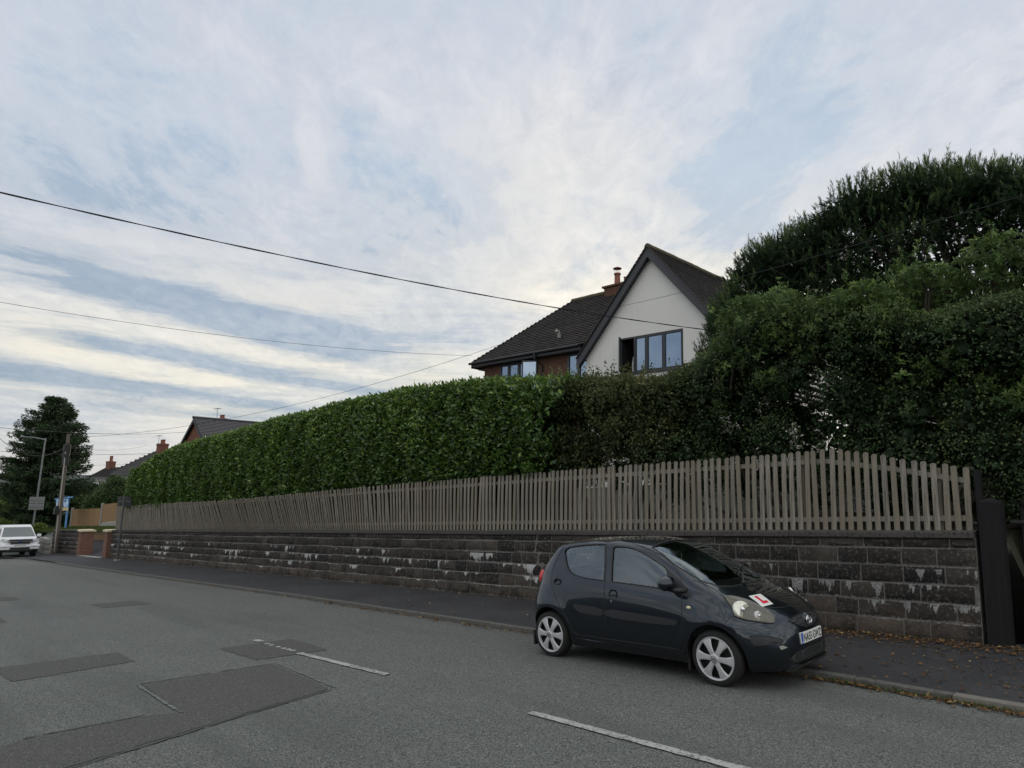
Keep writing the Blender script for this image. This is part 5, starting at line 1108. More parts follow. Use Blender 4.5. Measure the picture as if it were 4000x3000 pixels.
# =====================================================================  pickup
def pickup():
    r=empty('pickup_truck',(-43.3,-.36,SL*-43.1+.03),0,'white double cab pickup truck facing up the hill on the kerb','pickup'); r.rotation_euler=(0,-math.atan(SL),0)
    # local: x forward (towards the camera), y across, z up; front axle at x=0
    W=.93; sect=[ # x, zbottom, ztop, half width, top half width
      (-4.05,.55,1.05,.90,.88),(-2.1,.52,1.08,.92,.90),(-2.05,.5,1.10,.93,.90),(-.9,.5,1.12,.93,.90),(-.1,.5,1.14,.93,.86),(.5,.5,1.10,.92,.80),(.78,.48,1.02,.88,.74),(.90,.46,.90,.80,.66),(.93,.50,.80,.70,.6)]
    def ring(x,zb,zt,w,wt):
        pts=[]; prof=[(0,zb),(w*.85,zb),(w,zb+.08),(w,zb+(zt-zb)*.55),(w*.985,zt-.14),(wt,zt-.02),(wt*.7,zt),(0,zt+.015)]
        return [(x,y,z) for y,z in prof]+[(x,-y,z) for y,z in reversed(prof[1:-1])]
    mb=MB(); rs_=[ring(*s) for s in sect]; n=len(rs_[0])
    vs=[v for q in rs_ for v in q]; fs=[(i*n+j,i*n+(j+1)%n,(i+1)*n+(j+1)%n,(i+1)*n+j) for i in range(len(rs_)-1) for j in range(n)]+[tuple(reversed(range(n))),tuple(range((len(rs_)-1)*n,len(rs_)*n))]
    mb.add(vs,fs); mb.build('body',M['whitepaint'],r,smooth=35,bevel=.01,recalc=True)
    cab=[(-2.1,1.05,.88),(-1.95,1.72,.70),(-1.5,1.80,.68),(-.75,1.79,.67),(-.45,1.68,.69),(.20,1.10,.84)]
    mb=MB(); vs=[]; 
    for x,z,w in cab: vs+=[(x,-w,z),(x,w,z)]
    low=[(-2.1,-.88,1.04),(-2.1,.88,1.04),(.2,.84,1.05),(.2,-.84,1.05)]
    mb.add(vs,[(2*i,2*i+1,2*i+3,2*i+2) for i in range(5)]+[tuple(2*i for i in range(6)),tuple(2*i+1 for i in reversed(range(6)))]); mb.build('cab',M['whitepaint'],r,bevel=.03,recalc=True)
    gl=plain('truck_glass',(.10,.12,.12),.08,spec=1.0)
    mb=MB(); 
    def scr(t,s): # on windscreen
        a=Vector((-.45,0,1.68));b=Vector((.20,0,1.10)); c=a.lerp(b,t); w=.69+(.84-.69)*t; return Vector((c.x+.012,s*w,c.z+.012))
    mb.poly([scr(.06,-.90),scr(.94,-.93),scr(.94,.93),scr(.06,.90)]); mb.build('windscreen',gl,r)
    for s_ in (-1,1):
        mb=MB(); pts=[(-.1,.86,1.18),(-.55,.735,1.60),(-1.85,.74,1.62),(-2.0,.88,1.18)]; mb.poly([(x,s_*(y+.012),z) for x,y,z in pts]); mb.build('side_window',gl,r)
        mb=MB(); mb.box(-.12,.02,s_*1.0-.10,s_*1.0+.10,1.10,1.26); mb.box(-.08,-.02,min(s_*.85,s_*.92),max(s_*.85,s_*.92),1.10,1.16); mb.build('wing_mirror',M['whitepaint'],r,bevel=.03)
        mb=MB(); mb.prism([(.955,s_*.42,.93),(.90,s_*.62,1.0),(.80,s_*.84,1.04),(.80,s_*.90,.92),(.90,s_*.72,.84),(.955,s_*.45,.84)],(.02,0,0)); hl=mb.build('headlight',plain('lamp_glass',(.35,.36,.37),.12,spec=1,var=.4,scale=14),r,recalc=True)
        mb=MB(); mb.ico((.90,s_*.66,.92),.055,2); mb.build('bulb',M['whitepaint'],hl,smooth=True)
        mb=MB(); mb.prism([(.94,s_*.60,.58),(.90,s_*.82,.62),(.90,s_*.84,.50),(.94,s_*.62,.48)],(.02,0,0)); mb.build('fog_light',M['blackplastic'],r,recalc=True)
    mb=MB(); mb.prism([(.95,-.52,.98),(.95,.52,.98),(.95,.44,.76),(.95,-.44,.76)],(.03,0,0)); gr_=mb.build('grille',M['blackplastic'],r,recalc=True)
    mb=MB(); ch=plain('chrome',(.55,.56,.58),.2,metal=.9); mb.box(.985,1.0,-.48,.48,.86,.895); mb.box(.985,1.0,-.55,.55,.985,1.01); mb.box(.985,1.0,-.44,.44,.735,.755); mb.box(.985,1.0,-.56,-.50,.80,.98); mb.box(.985,1.0,.50,.56,.80,.98); mb.build('grille_bar',ch,gr_)
    mb=MB(); mb.ico((1.0,0,.88),.09,2,(.2,1.2,.5)); mb.build('badge',plain('dark_blue_badge',(.02,.04,.15),.3),gr_,smooth=True)
    mb=MB(); mb.box(.90,.99,-.93,.93,.56,.70); mb.box(.88,.96,-.90,.90,.44,.555); mb.build('bumper',M['whitepaint'],r,bevel=.04)
    mb=MB(); mb.box(.985,1.0,-.45,.45,.45,.555); mb.box(.98,.995,-.60,.60,.37,.44); mb.build('air_intake',M['blackplastic'],r)
    mb=MB(); mb.box(1.003,1.012,-.27,.27,.57,.685); mb.build('number_plate',M['whitepaint'],r); 
    plate_text('DW19 ZHV',r,Vector((1.0135,0,.595)),.085,'x',.5)
    tyre=M['tyre']; w0=None
    for x in (0,-3.2):
        for s_ in (-1,1):
            if w0 is None:
                w0=empty('wheel',(x,s_*.78,.38)); w0.parent=r
                mb=MB(); mb.lathe([(.22,-.12),(.33,-.125),(.375,-.10),(.38,0),(.375,.10),(.33,.125),(.22,.12)],axis='Y'); mb.build('tyre',tyre,w0,smooth=40)
                mb=MB(); mb.lathe([(.0,-.10),(.08,-.105),(.2,-.07),(.225,-.11)],axis='Y'); mb.lathe([(.225,.11),(.2,.07),(.08,.105),(.0,.10)],axis='Y'); mb.build('rim',M['galv'],w0,smooth=40)
            else:
                c=copy_tree(w0,r); c.location=(x,s_*.78,.38)
    mb=MB(); mb.box(-3.6,.6,-.7,.7,.30,.5); mb.build('underbody',M['blackplastic'],r)
M['tyre']=plain('tyre_rubber',(.012,.012,.012),.8,var=.3,bmp=.002)
def plate_text(txt,parent,loc,size,face='x',width=None,mat=None,rot=None,name='lettering'):
    cu=bpy.data.curves.new(name,'FONT'); cu.body=txt; cu.size=size*1.35; cu.align_x='CENTER'; cu.extrude=.0006; cu.offset=size*.012
    tmp=bpy.data.objects.new('tmp',cu); COL.objects.link(tmp); dg=bpy.context.evaluated_depsgraph_get(); dg.update(); me=bpy.data.meshes.new_from_object(tmp.evaluated_get(dg)); bpy.data.objects.remove(tmp)
    xs=[v.co.x for v in me.vertices]; ys=[v.co.y for v in me.vertices]; w=max(xs)-min(xs); hh=max(ys)-min(ys); cx=(max(xs)+min(xs))/2
    Mx=Matrix.Translation(loc)@(rot if rot else Matrix(((0,0,1,0),(1,0,0,0),(0,1,0,0),(0,0,0,1))))@Matrix.Diagonal(((width/w if width else 1),size/hh,1,1))@Matrix.Translation((-cx,-min(ys),0))
    me.transform(Mx); me.materials.clear(); me.name=name
    return link(name,me,mat or M['plateblack'],parent)
m,b=material('plate_black'); setin(b,Base_Color=(.01,.01,.012),Roughness=.5); M['plateblack']=m
pickup()
# small white roadside cabinet edge behind the pickup
cbp=at(146,2150,.9); cb=empty('white_step_wall',(cbp.x,1.3,SL*cbp.x),0,'low white banded wall between the pickup and the dark corner wall','wall')
mb=MB()
for k in range(3): mb.box(-1.6,.3,-.1+.0*k,.2,.12+k*.30,.38+k*.30)
mb.build('blockwork',M['concrete'],cb)

# =====================================================================  small dark hatchback
from mathutils.bvhtree import BVHTree
from mathutils.geometry import delaunay_2d_cdt
def car_paint():
    m,b=material('dark_metallic_paint'); o=ocoord(); fl=noise(o,900,1,.5); dirt=noise(o,3,4,.6)
    s=N('ShaderNodeSeparateXYZ'); L(o,s.inputs[0]); low=ramp(s.outputs[2],[(.1,1),(.5,0)])
    c=mix(ramp(fl,[(.4,0),(.7,1)]),(.007,.012,.019),(.027,.041,.058)); c=mix(mth('MULTIPLY',mth('MULTIPLY',low,dirt),.35),c,(.06,.058,.052))
    setin(b,Base_Color=c,Roughness=mix(dirt,(.24,)*3,(.36,)*3),Metallic=.85,Specular_IOR_Level=.5,Coat_Weight=1.0,Coat_Roughness=.035,Coat_IOR=1.5); return m
M['paintcar']=car_paint()
m,b=material('car_glass'); nt.nodes.remove(b); tr=N('ShaderNodeBsdfTransparent'); tr.inputs[0].default_value=(.82,.90,.86,1); gl=N('ShaderNodeBsdfGlossy'); gl.inputs['Roughness'].default_value=.01; gl.inputs[0].default_value=(.80,.92,1,1)
fr=N('ShaderNodeFresnel'); fr.inputs[0].default_value=1.75; ms=N('ShaderNodeMixShader'); L(mth('MINIMUM',mth('ADD',mth('MULTIPLY',fr.outputs[0],1.2),.05),1.0),ms.inputs[0]); L(tr.outputs[0],ms.inputs[1]); L(gl.outputs[0],ms.inputs[2]); L(ms.outputs[0],nt.nodes['Material Output'].inputs[0]); M['cglass']=m
M['trim']=plain('grey_black_plastic_trim',(.022,.024,.028),.55,var=.12,scale=20)
M['silver']=plain('silver_hubcap',(.52,.53,.54),.38,metal=.25,var=.10,scale=9)
M['chrome']=plain('bright_chrome',(.70,.71,.72),.12,metal=1.0,var=.02)
M['seat']=plain('grey_seat_cloth',(.085,.086,.092),.9,var=.3,scale=30)
def pchip(xt,yt,x):
    xt=np.asarray(xt,float);yt=np.asarray(yt,float); h=np.diff(xt);d=np.diff(yt)/h; m_=np.zeros(len(xt))
    for i in range(1,len(xt)-1):
        if d[i-1]*d[i]>0: w1=2*h[i]+h[i-1];w2=h[i]+2*h[i-1]; m_[i]=(w1+w2)/(w1/d[i-1]+w2/d[i])
    m_[0]=d[0];m_[-1]=d[-1]; i=np.clip(np.searchsorted(xt,x)-1,0,len(h)-1); t=(x-xt[i])/h[i]
    return (2*t**3-3*t**2+1)*yt[i]+(t**3-2*t**2+t)*h[i]*m_[i]+(-2*t**3+3*t**2)*yt[i+1]+(t**3-t**2)*h[i]*m_[i+1]
XS=[-2.745,-2.735,-2.70,-2.64,-2.55,-2.45,-2.30,-1.90,-1.40,-.90,-.60,-.30,-.08,.05,.20,.35,.50,.60,.66,.695,.70]
CT=dict(
 zb=[.33,.28,.22,.19,.18,.18,.17,.17,.17,.17,.17,.17,.17,.17,.17,.17,.18,.185,.20,.26,.30],
 ys=[.40,.52,.62,.67,.70,.72,.73,.74,.745,.745,.745,.74,.74,.735,.72,.68,.62,.53,.42,.27,.20],
 y3=[.42,.55,.67,.73,.765,.78,.785,.785,.785,.785,.785,.785,.79,.79,.78,.745,.675,.58,.46,.30,.23],
 z3=[.42,.42,.42,.42,.42,.42,.42,.42,.42,.42,.42,.42,.42,.42,.42,.42,.42,.40,.39,.39,.39],
 y4=[.42,.55,.67,.735,.775,.795,.80,.795,.79,.79,.79,.795,.80,.80,.785,.735,.645,.54,.42,.27,.21],
 z4=[.54,.56,.60,.64,.65,.65,.65,.65,.65,.65,.65,.65,.65,.65,.64,.62,.59,.56,.52,.47,.45],
 y5=[.40,.52,.60,.64,.67,.695,.72,.735,.74,.74,.735,.725,.71,.70,.66,.60,.51,.42,.33,.22,.17],
 z5=[.58,.62,.75,.88,.95,.98,.99,.99,.965,.94,.93,.915,.89,.865,.825,.775,.71,.65,.595,.52,.49],
 y6=[.36,.47,.56,.585,.59,.585,.575,.565,.565,.572,.60,.64,.655,.63,.57,.49,.40,.32,.25,.17,.13],
 z6=[.60,.65,.80,.98,1.12,1.23,1.355,1.415,1.425,1.36,1.235,1.065,.965,.915,.870,.820,.755,.69,.63,.55,.51],
 y7=[.28,.38,.46,.49,.49,.48,.47,.46,.46,.465,.50,.52,.50,.47,.42,.36,.29,.24,.19,.13,.10],
 z7=[.605,.66,.82,1.00,1.15,1.265,1.395,1.448,1.457,1.40,1.285,1.13,1.005,.940,.892,.842,.775,.71,.645,.56,.52],
 zt=[.61,.67,.83,1.02,1.17,1.29,1.415,1.470,1.480,1.435,1.335,1.185,1.04,.962,.912,.862,.792,.725,.66,.57,.525])
def car_section(x,ins=0.0,n=44):
    c={k:float(pchip(XS,v,x)) for k,v in CT.items()}
    P=[(0,c['zb']),(c['ys']*.6,c['zb']),(c['ys']*.93,c['zb']+.005),(c['ys'],c['zb']+.05),(c['y3'],c['z3']),(c['y4'],c['z4']),((c['y4']*.35+c['y5']*.65)+.012,(c['z4']*.35+c['z5']*.65)),(c['y5'],c['z5']),(c['y5']*.5+c['y6']*.5+.010,c['z5']*.5+c['z6']*.5),(c['y6'],c['z6']),(c['y7'],c['z7']),(c['y7']*.5,(c['z7']+c['zt']*2.2)/3.2),(0,c['zt'])]
    P=np.array(P); Q=np.vstack([[-P[1,0],P[1,1]],P,[-P[-2,0],P[-2,1]]]); out=[]
    segs=[2,2,2,4,4,4,4,4,4,3,3,3]
    for i in range(len(P)-1):
        p0,p1,p2,p3=Q[i],Q[i+1],Q[i+2],Q[i+3]
        for k in range(segs[i]):
            t=k/segs[i]; m1=(p2-p0)*.42; m2=(p3-p1)*.42; l=np.linalg.norm(p2-p1); 
            for mm,nb in ((m1,1),(m2,2)):
                ln=np.linalg.norm(mm); 
                if ln>l: mm*=l/ln
            out.append((2*t**3-3*t**2+1)*p1+(t**3-2*t**2+t)*m1+(-2*t**3+3*t**2)*p2+(t**3-t**2)*m2)
    out.append(P[-1]); out=np.array(out)
    return [(x,y,z) for y,z in out]+[(x,-y,z) for y,z in out[-2:0:-1]]
def loft(rings,fn=None):
    n=len(rings[0]); vs=[v for r in rings for v in r]; fs=[(i*n+j,(i+1)*n+j,(i+1)*n+(j+1)%n,i*n+(j+1)%n) for i in range(len(rings)-1) for j in range(n)]
    fs+=[tuple(range(n)),tuple(reversed(range((len(rings)-1)*n,len(rings)*n)))]
    me=bpy.data.meshes.new('loft'); me.from_pydata(vs,[],fs); bm=bmesh.new(); bm.from_mesh(me); bmesh.ops.recalc_face_normals(bm,faces=bm.faces); bm.to_mesh(me); bm.free(); return me
DEBUG_CAR=False
def car():
    root=empty('parked_car',(0,0,0)); tag(root,'small dark grey hatchback with red L plate on the bonnet parked against the kerb','car')
    roll=R(1.6); Mr=Matrix.Rotation(-math.atan(SL),4,'Y')@Matrix.Translation((0,-.72,0))@Matrix.Rotation(roll,4,'X')@Matrix.Translation((0,.72,0))
    root.matrix_world=Mr; inv=Mr.inverted()
    xs=sorted(set([round(v,3) for v in list(np.linspace(-2.745,-2.5,12))+list(np.linspace(-2.5,.45,50))+list(np.linspace(.45,.70,14))]))
    body=loft([car_section(x) for x in xs]); bvh=BVHTree.FromPolygons([v.co.copy() for v in body.vertices],[tuple(p.vertices) for p in body.polygons])
    # arch lips: pull the skin out a little round the wheels
    for v in body.vertices:
        for wx_ in (0,-2.34):
            d=math.hypot(v.co.x-wx_,v.co.z-.29)
            if .28<d<.56 and abs(v.co.y)>.6 and v.co.z>.12: v.co.y+=math.copysign(.018*math.exp(-((d-.36)/.07)**2),v.co.y)
    body.update(); bvh=BVHTree.FromPolygons([v.co.copy() for v in body.vertices],[tuple(p.vertices) for p in body.polygons])
    body.shade_smooth(); src=body.copy(); src_bvh=bvh
    vn=[v.normal.copy() for v in src.vertices]
    def hit(cx,cy):
        """body point seen at a place of the enlarged photo crop"""
        px,py=2000+cx*.5877,1950+cy*.5877; d=CM@Vector(((px-2000)/2620,-(py-1500)/2620,-1)); o=inv@CAM; dd=(inv.to_3x3()@d).normalized(); h=bvh.ray_cast(o,dd)
        return h[0]
    def side(l): return [(p.x,p.z) for p in (hit(*q) for q in l) if p]
    def dense(l,closed=True,step=.03):
        out=[]; k=len(l)
        for i in range(k if closed else k-1):
            a=Vector(l[i]);b=Vector(l[(i+1)%k]); n=max(1,int((b-a).length/step))
            for j in range(n): out.append(tuple(a.lerp(b,j/n)))
        if not closed: out.append(tuple(l[-1]))
        return out
    def smooth(l,it=2,closed=True):
        for _ in range(it):
            o=[]; k=len(l)
            for i in range(k if closed else k-1):
                a=Vector(l[i]);b=Vector(l[(i+1)%k]); o+= [tuple(a.lerp(b,.25)),tuple(a.lerp(b,.75))]
            l=o if closed else [l[0]]+o+[l[-1]]
        return l
    cast={'side':lambda a,b_,s=-1:(Vector((a,s*2,b_)),Vector((0,-s,0))),'top':lambda a,b_,s=0:(Vector((a,b_,3)),Vector((0,0,-1))),'front':lambda a,b_,s=0:(Vector((3,a,b_)),Vector((-1,0,0)))}
    def proj(ax,a,b_,off,s=-1):
        o,d=cast[ax](a,b_,s); h=bvh.ray_cast(o,d)
        if h[0] is None:
            h=bvh.find_nearest(o+d*(1.3 if ax!='top' else 2)); 
        n=h[1]; n=n if n.dot(d)<0 else -n
        return h[0]+n*off
    def patch(name,outline,ax,off,mat,parent=root,s=-1,grid=.04,th=0):
        ol=[Vector(p) for p in outline]; k=len(ol); xs_=[p.x for p in ol];ys_=[p.y for p in ol]; pts=list(ol)
        gx_=np.arange(min(xs_)+grid/2,max(xs_),grid); gy_=np.arange(min(ys_)+grid/2,max(ys_),grid)
        for a in gx_:
            for b_ in gy_: pts.append(Vector((a,b_)))
        V,E,F,_,_,_=delaunay_2d_cdt(pts,[(i,(i+1)%k) for i in range(k)],[],1,1e-5)
        mb=MB(); P3=[proj(ax,v.x,v.y,off,s) for v in V]; mb.add(P3,[tuple(f) for f in F])
        me=mb.mesh(name); bm=bmesh.new(); bm.from_mesh(me); bmesh.ops.recalc_face_normals(bm,faces=bm.faces)
        sgn={'side':Vector((0,s,0)),'top':Vector((0,0,1)),'front':Vector((1,0,0))}[ax]
        if sum(f.normal.dot(sgn) for f in bm.faces)<0: bmesh.ops.reverse_faces(bm,faces=bm.faces)
        if th:
            r=bmesh.ops.extrude_face_region(bm,geom=bm.faces[:]); vs=[g for g in r['geom'] if isinstance(g,bmesh.types.BMVert)]
            for v in vs: v.co-= sgn*th
            bmesh.ops.recalc_face_normals(bm,faces=bm.faces)
        bmesh.ops.delete(bm,geom=[v for v in bm.verts if not v.link_faces],context='VERTS'); bm.to_mesh(me); bm.free(); return link(name,me,mat,parent,smooth=40)
    def line(name,l,ax,mat,parent=root,r=.0045,off=0.0,s=-1,closed=False,step=.03):
        mb=MB(); pts=[proj(ax,a,b_,off,s) for a,b_ in dense(l,closed,step)]; mb.tube(pts+(pts[:1] if closed else []),r,6); return mb.build(name,mat,parent,smooth=True)
    # ---- outlines taken from the enlarged photo
    G1=smooth(side([(352,350),(372,322),(480,303),(625,300),(612,540),(480,522),(405,497),(378,470),(360,425)]),2)
    G1=side([(350,355),(358,332),(385,318),(480,304),(560,300),(622,300),(618,420),(612,540),(540,531),(480,522),(420,503),(390,487),(372,462),(360,425)])
    G2=side([(672,330),(680,318),(700,313),(750,316),(800,325),(850,347),(900,375),(960,412),(1010,447),(1030,470),(1038,520),(1040,600),(960,588),(850,572),(740,558),(660,548),(664,430)])
    TRI=side([(1030,460),(1060,490),(1100,522),(1125,548),(1165,598),(1203,650),(1160,648),(1100,628),(1045,604),(1040,520)])
    scr_side=[hit(*q) for q in ((930,322),(1000,366),(1060,418),(1110,466),(1160,505),(1205,535),(1260,560))]
    scr=[(p.x,p.y) for p in scr_side if p]; scr=[(x,max(y,-.60)) for x,y in scr]
    x0s=scr[0][0]; S=scr+[(-.04,-.50),(.015,-.35),(.035,-.15),(.04,0)]
    SC=S+[(x,-y) for x,y in reversed(S[:-1])]+[(x0s-.02,.35),(x0s-.03,0),(x0s-.02,-.35)]
    # ---- cut the shell
    def obj_from(me): o=bpy.data.objects.new('tmp',me); COL.objects.link(o); return o
    cutters=[]
    def prism_cut(pts3,d): mb=MB(); mb.prism(pts3,d); me=mb.mesh(); bm=bmesh.new(); bm.from_mesh(me); bmesh.ops.recalc_face_normals(bm,faces=bm.faces); bm.to_mesh(me); bm.free(); cutters.append(me)
    cab=[]
    for x in np.linspace(-2.50,-.12,30):
        cab.append([(X_,Y_*.93,max(.36,Z_-(.035 if Z_>.9 else .01))) for (X_,Y_,Z_) in car_section(float(x))])
    for r in cab: r[0]=r[0]
    cutters.append(loft(cab))
    for wx_ in (0,-2.34):
        for s in (-1,1):
            pr_=[(wx_+.329,-.113)]+[(wx_+.329*math.cos(t),.297+.329*math.sin(t)) for t in np.linspace(0,math.pi,29)]+[(wx_-.329,-.113)]
            prism_cut([(x,s*.503,z) for x,z in pr_],(0,s*.6,0))
    for s in (-1,1):
        for g in (G1,G2): prism_cut([(x,s*.40,z) for x,z in g],(0,s*.8,0))
    prism_cut([(x,y,.975-.22*x if False else .93) for x,y in SC],(0,0,1.2))
    prism_cut([(-3,y,z) for y,z in ((-.42,1.06),(.42,1.06),(.40,1.34),(-.40,1.34))],(.85,0,0))
    bo=obj_from(body)
    if DEBUG_CAR:
        for i,c in enumerate(cutters):
            bm=bmesh.new(); bm.from_mesh(c); print('cutter',i,len(c.vertices),'nonmanifold',sum(not e.is_manifold for e in bm.edges),'vol %.3f'%bm.calc_volume(signed=True)); bm.free()
    for ci_,c in enumerate(cutters):
        if DEBUG_CAR:
            bpy.context.view_layer.update(); print('before',ci_,len(bpy.data.meshes.new_from_object(bo.evaluated_get(bpy.context.evaluated_depsgraph_get())).polygons))
        co=obj_from(c); md=bo.modifiers.new('b','BOOLEAN'); md.operation='DIFFERENCE'; md.solver='EXACT'; md.object=co
    bpy.context.view_layer.update(); dg=bpy.context.evaluated_depsgraph_get(); me=bpy.data.meshes.new_from_object(bo.evaluated_get(dg))
    if DEBUG_CAR: print('RESULT',len(me.polygons),body and len(body.polygons),'vol src',src and (lambda bm:(bm.from_mesh(src),bm.calc_volume(signed=True)))(bmesh.new()))
    for o in [o for o in COL.objects if o.name.startswith('tmp')]: bpy.data.objects.remove(o)
    # keep the smooth normals of the uncut skin on the outer faces
    me.name='body'; me.materials.clear(); me.materials.append(M['paintcar']); me.materials.append(M['blackplastic']); me.shade_smooth()
    vnb=[v.normal.copy() for v in src.vertices]; polys=[tuple(p.vertices) for p in src.polygons]
    nl=[None]*len(me.loops); mi=[0]*len(me.polygons)
    for p in me.polygons:
        c=p.center; h=src_bvh.find_nearest(c); outer=h[0] is not None and h[3]<.006 and abs(p.normal.dot(h[1]))>.8 and p.normal.dot(c-Vector((-1,0,.6)))>-.2
        if not outer: mi[p.index]=1
        for li in p.loop_indices:
            if outer:
                co=me.vertices[me.loops[li].vertex_index].co; h2=src_bvh.find_nearest(co); f=polys[h2[2]]
                w=[1/(1e-4+(src.vertices[i].co-co).length) for i in f]; n_=Vector((0,0,0))
                for i,ww in zip(f,w): n_+=vnb[i]*ww
                nl[li]=n_.normalized() if n_.length>1e-6 else p.normal.copy()
                if nl[li].dot(p.normal)<.3: nl[li]=p.normal.copy()
            else: nl[li]=p.normal.copy()
    me.polygons.foreach_set('material_index',mi); me.normals_split_custom_set([tuple(n_) for n_ in nl])
    bodyo=bpy.data.objects.new('body',me); COL.objects.link(bodyo); bodyo.parent=root
    # ---- glass
    for s in (-1,1):
        patch('side_window',G1,'side',-.010,M['cglass'],s=s); patch('side_window',G2,'side',-.010,M['cglass'],s=s)
        for g in (G1,G2): line('window_seal',g,'side',M['blackplastic'],r=.008,off=-.001,s=s,closed=True)
        patch('mirror_base_panel',TRI,'side',.004,M['trim'],s=s,grid=.05)
    patch('windscreen',SC,'top',-.006,M['cglass'],grid=.06); line('screen_seal',SC,'top',M['blackplastic'],r=.009,off=-.001,closed=True)
    mb=MB(); mb.poly([(-2.53,-.42,1.06),(-2.53,.42,1.06),(-2.36,.40,1.33),(-2.36,-.40,1.33)]); mb.build('rear_window',M['cglass'],root)
    # ---- shut lines, trims
    LB=side([(636,282),(628,400),(618,548),(612,640),(616,760),(632,918)]); LC=side([(1000,372),(1060,425),(1105,475),(1126,530),(1130,640),(1131,800),(1128,960),(1118,998)])
    LR=side([(640,283),(560,280),(450,288),(370,300),(345,316),(310,380),(280,440),(264,500),(264,570),(285,640),(320,715),(355,775),(395,850),(412,885),(450,902),(640,930),(800,953),(950,974),(1118,1000)])
    LT=side([(640,283),(720,278),(800,290),(880,318),(950,350),(1010,382)])
    for s in (-1,1):
        for l in (LB,LC,LR,LT):
            if len(l)>1: line('door_seam',l,'side',M['blackplastic'],r=.0048,s=s)
    SK=side([(412,895),(640,928),(900,968),(1100,1003),(1150,1012),(1155,1030),(1100,1035),(900,998),(640,955),(420,920)])
    for s in (-1,1): patch('sill_moulding',SK,'side',.012,M['paintcar'],s=s,grid=.06,th=.02)
    T1=side([(408,702),(415,697),(612,727),(612,778),(520,765),(450,752),(420,725)]); T2=side([(618,728),(800,755),(1080,800),(1105,815),(1100,830),(1070,840),(840,815),(618,780)])
    for s in (-1,1):
        for t in (T1,T2): patch('door_moulding',smooth(t,1),'side',.014,M['trim'],s=s,grid=.06,th=.022)
    # handles
    for s in (-1,1):
        for c in ((303,558),(672,634)):
            p=hit(*c); mb=MB(); q=Vector((p.x,s*abs(p.y),p.z)); 
            mb.lathe([(.062,-.004),(.062,.006),(.054,.006),(.05,-.006),(.0,-.012)],(0,0,0),'Y',28)
            if s>0: mb.v=[(a,-b_,c_) for a,b_,c_ in mb.v]
            mb.v=[(a,-b_,c_) for a,b_,c_ in mb.v]
            mb.v=[(q.x+a,q.y+b_,q.z+c_) for a,b_,c_ in mb.v]; h=mb.build('door_handle',M['paintcar'],root,smooth=40,recalc=True)
            mb=MB(); mb.ico((q.x,q.y+s*.008,q.z-.004),.05,2,(1,.3,.28)); mb.build('handle_bar',M['paintcar'],h,smooth=True)
    p=hit(660,677); mb=MB(); mb.cyl((p.x,p.y+.005,p.z),(p.x,p.y-.006,p.z),.014,n=14); mb.build('door_lock',M['chrome'],root)
    p=hit(1172,720); mb=MB(); mb.ico(p,.03,2,(1,.35,.6)); mb.build('side_indicator',plain('clear_indicator',(.75,.68,.45),.2,spec=.8),root,smooth=True)
    # mirrors
    for s in (-1,1):
        mb=MB(); mb.ico((-.47,s*.87,1.03),.112,3,(.80,1.28,.75)); o_=mb.build('door_mirror',M['paintcar'],root,smooth=True)
        mb=MB(); mb.tube([(-.33,s*.70,.945),(-.42,s*.78,.945),(-.46,s*.84,.965)],[.035,.028,.03],8); mb.build('mirror_arm',M['blackplastic'],o_,smooth=True)
        mb=MB(); mb.ico((-.53,s*.87,1.025),.078,2,(.14,1.2,.7)); mb.build('mirror_glass',M['chrome'],o_,smooth=True)
    # ---- front
    HLp=[(1408,650),(1450,648),(1500,655),(1560,672),(1620,697),(1680,732),(1720,762),(1742,790),(1744,812),(1738,824),(1700,826),(1620,815),(1540,800),(1478,778),(1470,745),(1455,712),(1430,680)]
    HL=[hit(*q) for q in HLp]; HL=[(p.x,p.z) for p in HL if p]
    m_,b_=material('headlamp_lens'); nt.nodes.remove(b_); t_=N('ShaderNodeBsdfTransparent'); t_.inputs[0].default_value=(.80,.80,.74,1); g_=N('ShaderNodeBsdfGlossy'); g_.inputs['Roughness'].default_value=.05; d_=N('ShaderNodeBsdfDiffuse'); d_.inputs[0].default_value=(.62,.60,.50,1)
    f_=N('ShaderNodeFresnel'); f_.inputs[0].default_value=1.5; m1=N('ShaderNodeMixShader'); m1.inputs[0].default_value=.14; L(t_.outputs[0],m1.inputs[1]); L(d_.outputs[0],m1.inputs[2]); m2=N('ShaderNodeMixShader'); L(f_.outputs[0],m2.inputs[0]); L(m1.outputs[0],m2.inputs[1]); L(g_.outputs[0],m2.inputs[2]); L(m2.outputs[0],nt.nodes['Material Output'].inputs[0])
    for s in (-1,1):
        bk=patch('headlight',HL,'side',.0035,plain('lamp_bowl',(.05,.05,.05),.3,metal=.3,var=.95,scale=14),s=s,grid=.03)
        for (cx,cy,r_,mt) in ((1530,733,.098,'pale'),(1640,775,.055,'chrome')):
            p=hit(cx,cy); n_=bvh.find_nearest(p)[1]; n_=n_ if n_.y<0 else -n_; n_=(n_+Vector((.55,0,0))).normalized(); q=p+n_*.006; q.y=s*abs(q.y); n2=Vector((n_.x,s*abs(n_.y),n_.z)); mb=MB()
            a_=n2.orthogonal().normalized(); 
            mb.cyl(q-n2*.02,q+n2*.003,r_,r_*.92,n=24); mb.cyl(q+n2*.003,q-n2*.0,r_*.92,r_*.5,n=24,cap=False)
            lo=mb.build('lamp_reflector',plain('lamp_'+mt,(.80,.79,.70) if mt=='pale' else (.55,.55,.55),.3,metal=.15,var=.35,scale=22),bk,smooth=40)
            mb=MB(); mb.ico(q+n2*.0,r_*.34,2,(1,1,1)); mb.build('bulb',M['chrome'],lo,smooth=True)
        patch('lens',HL,'side',.016,m_,parent=bk,s=s,grid=.03)
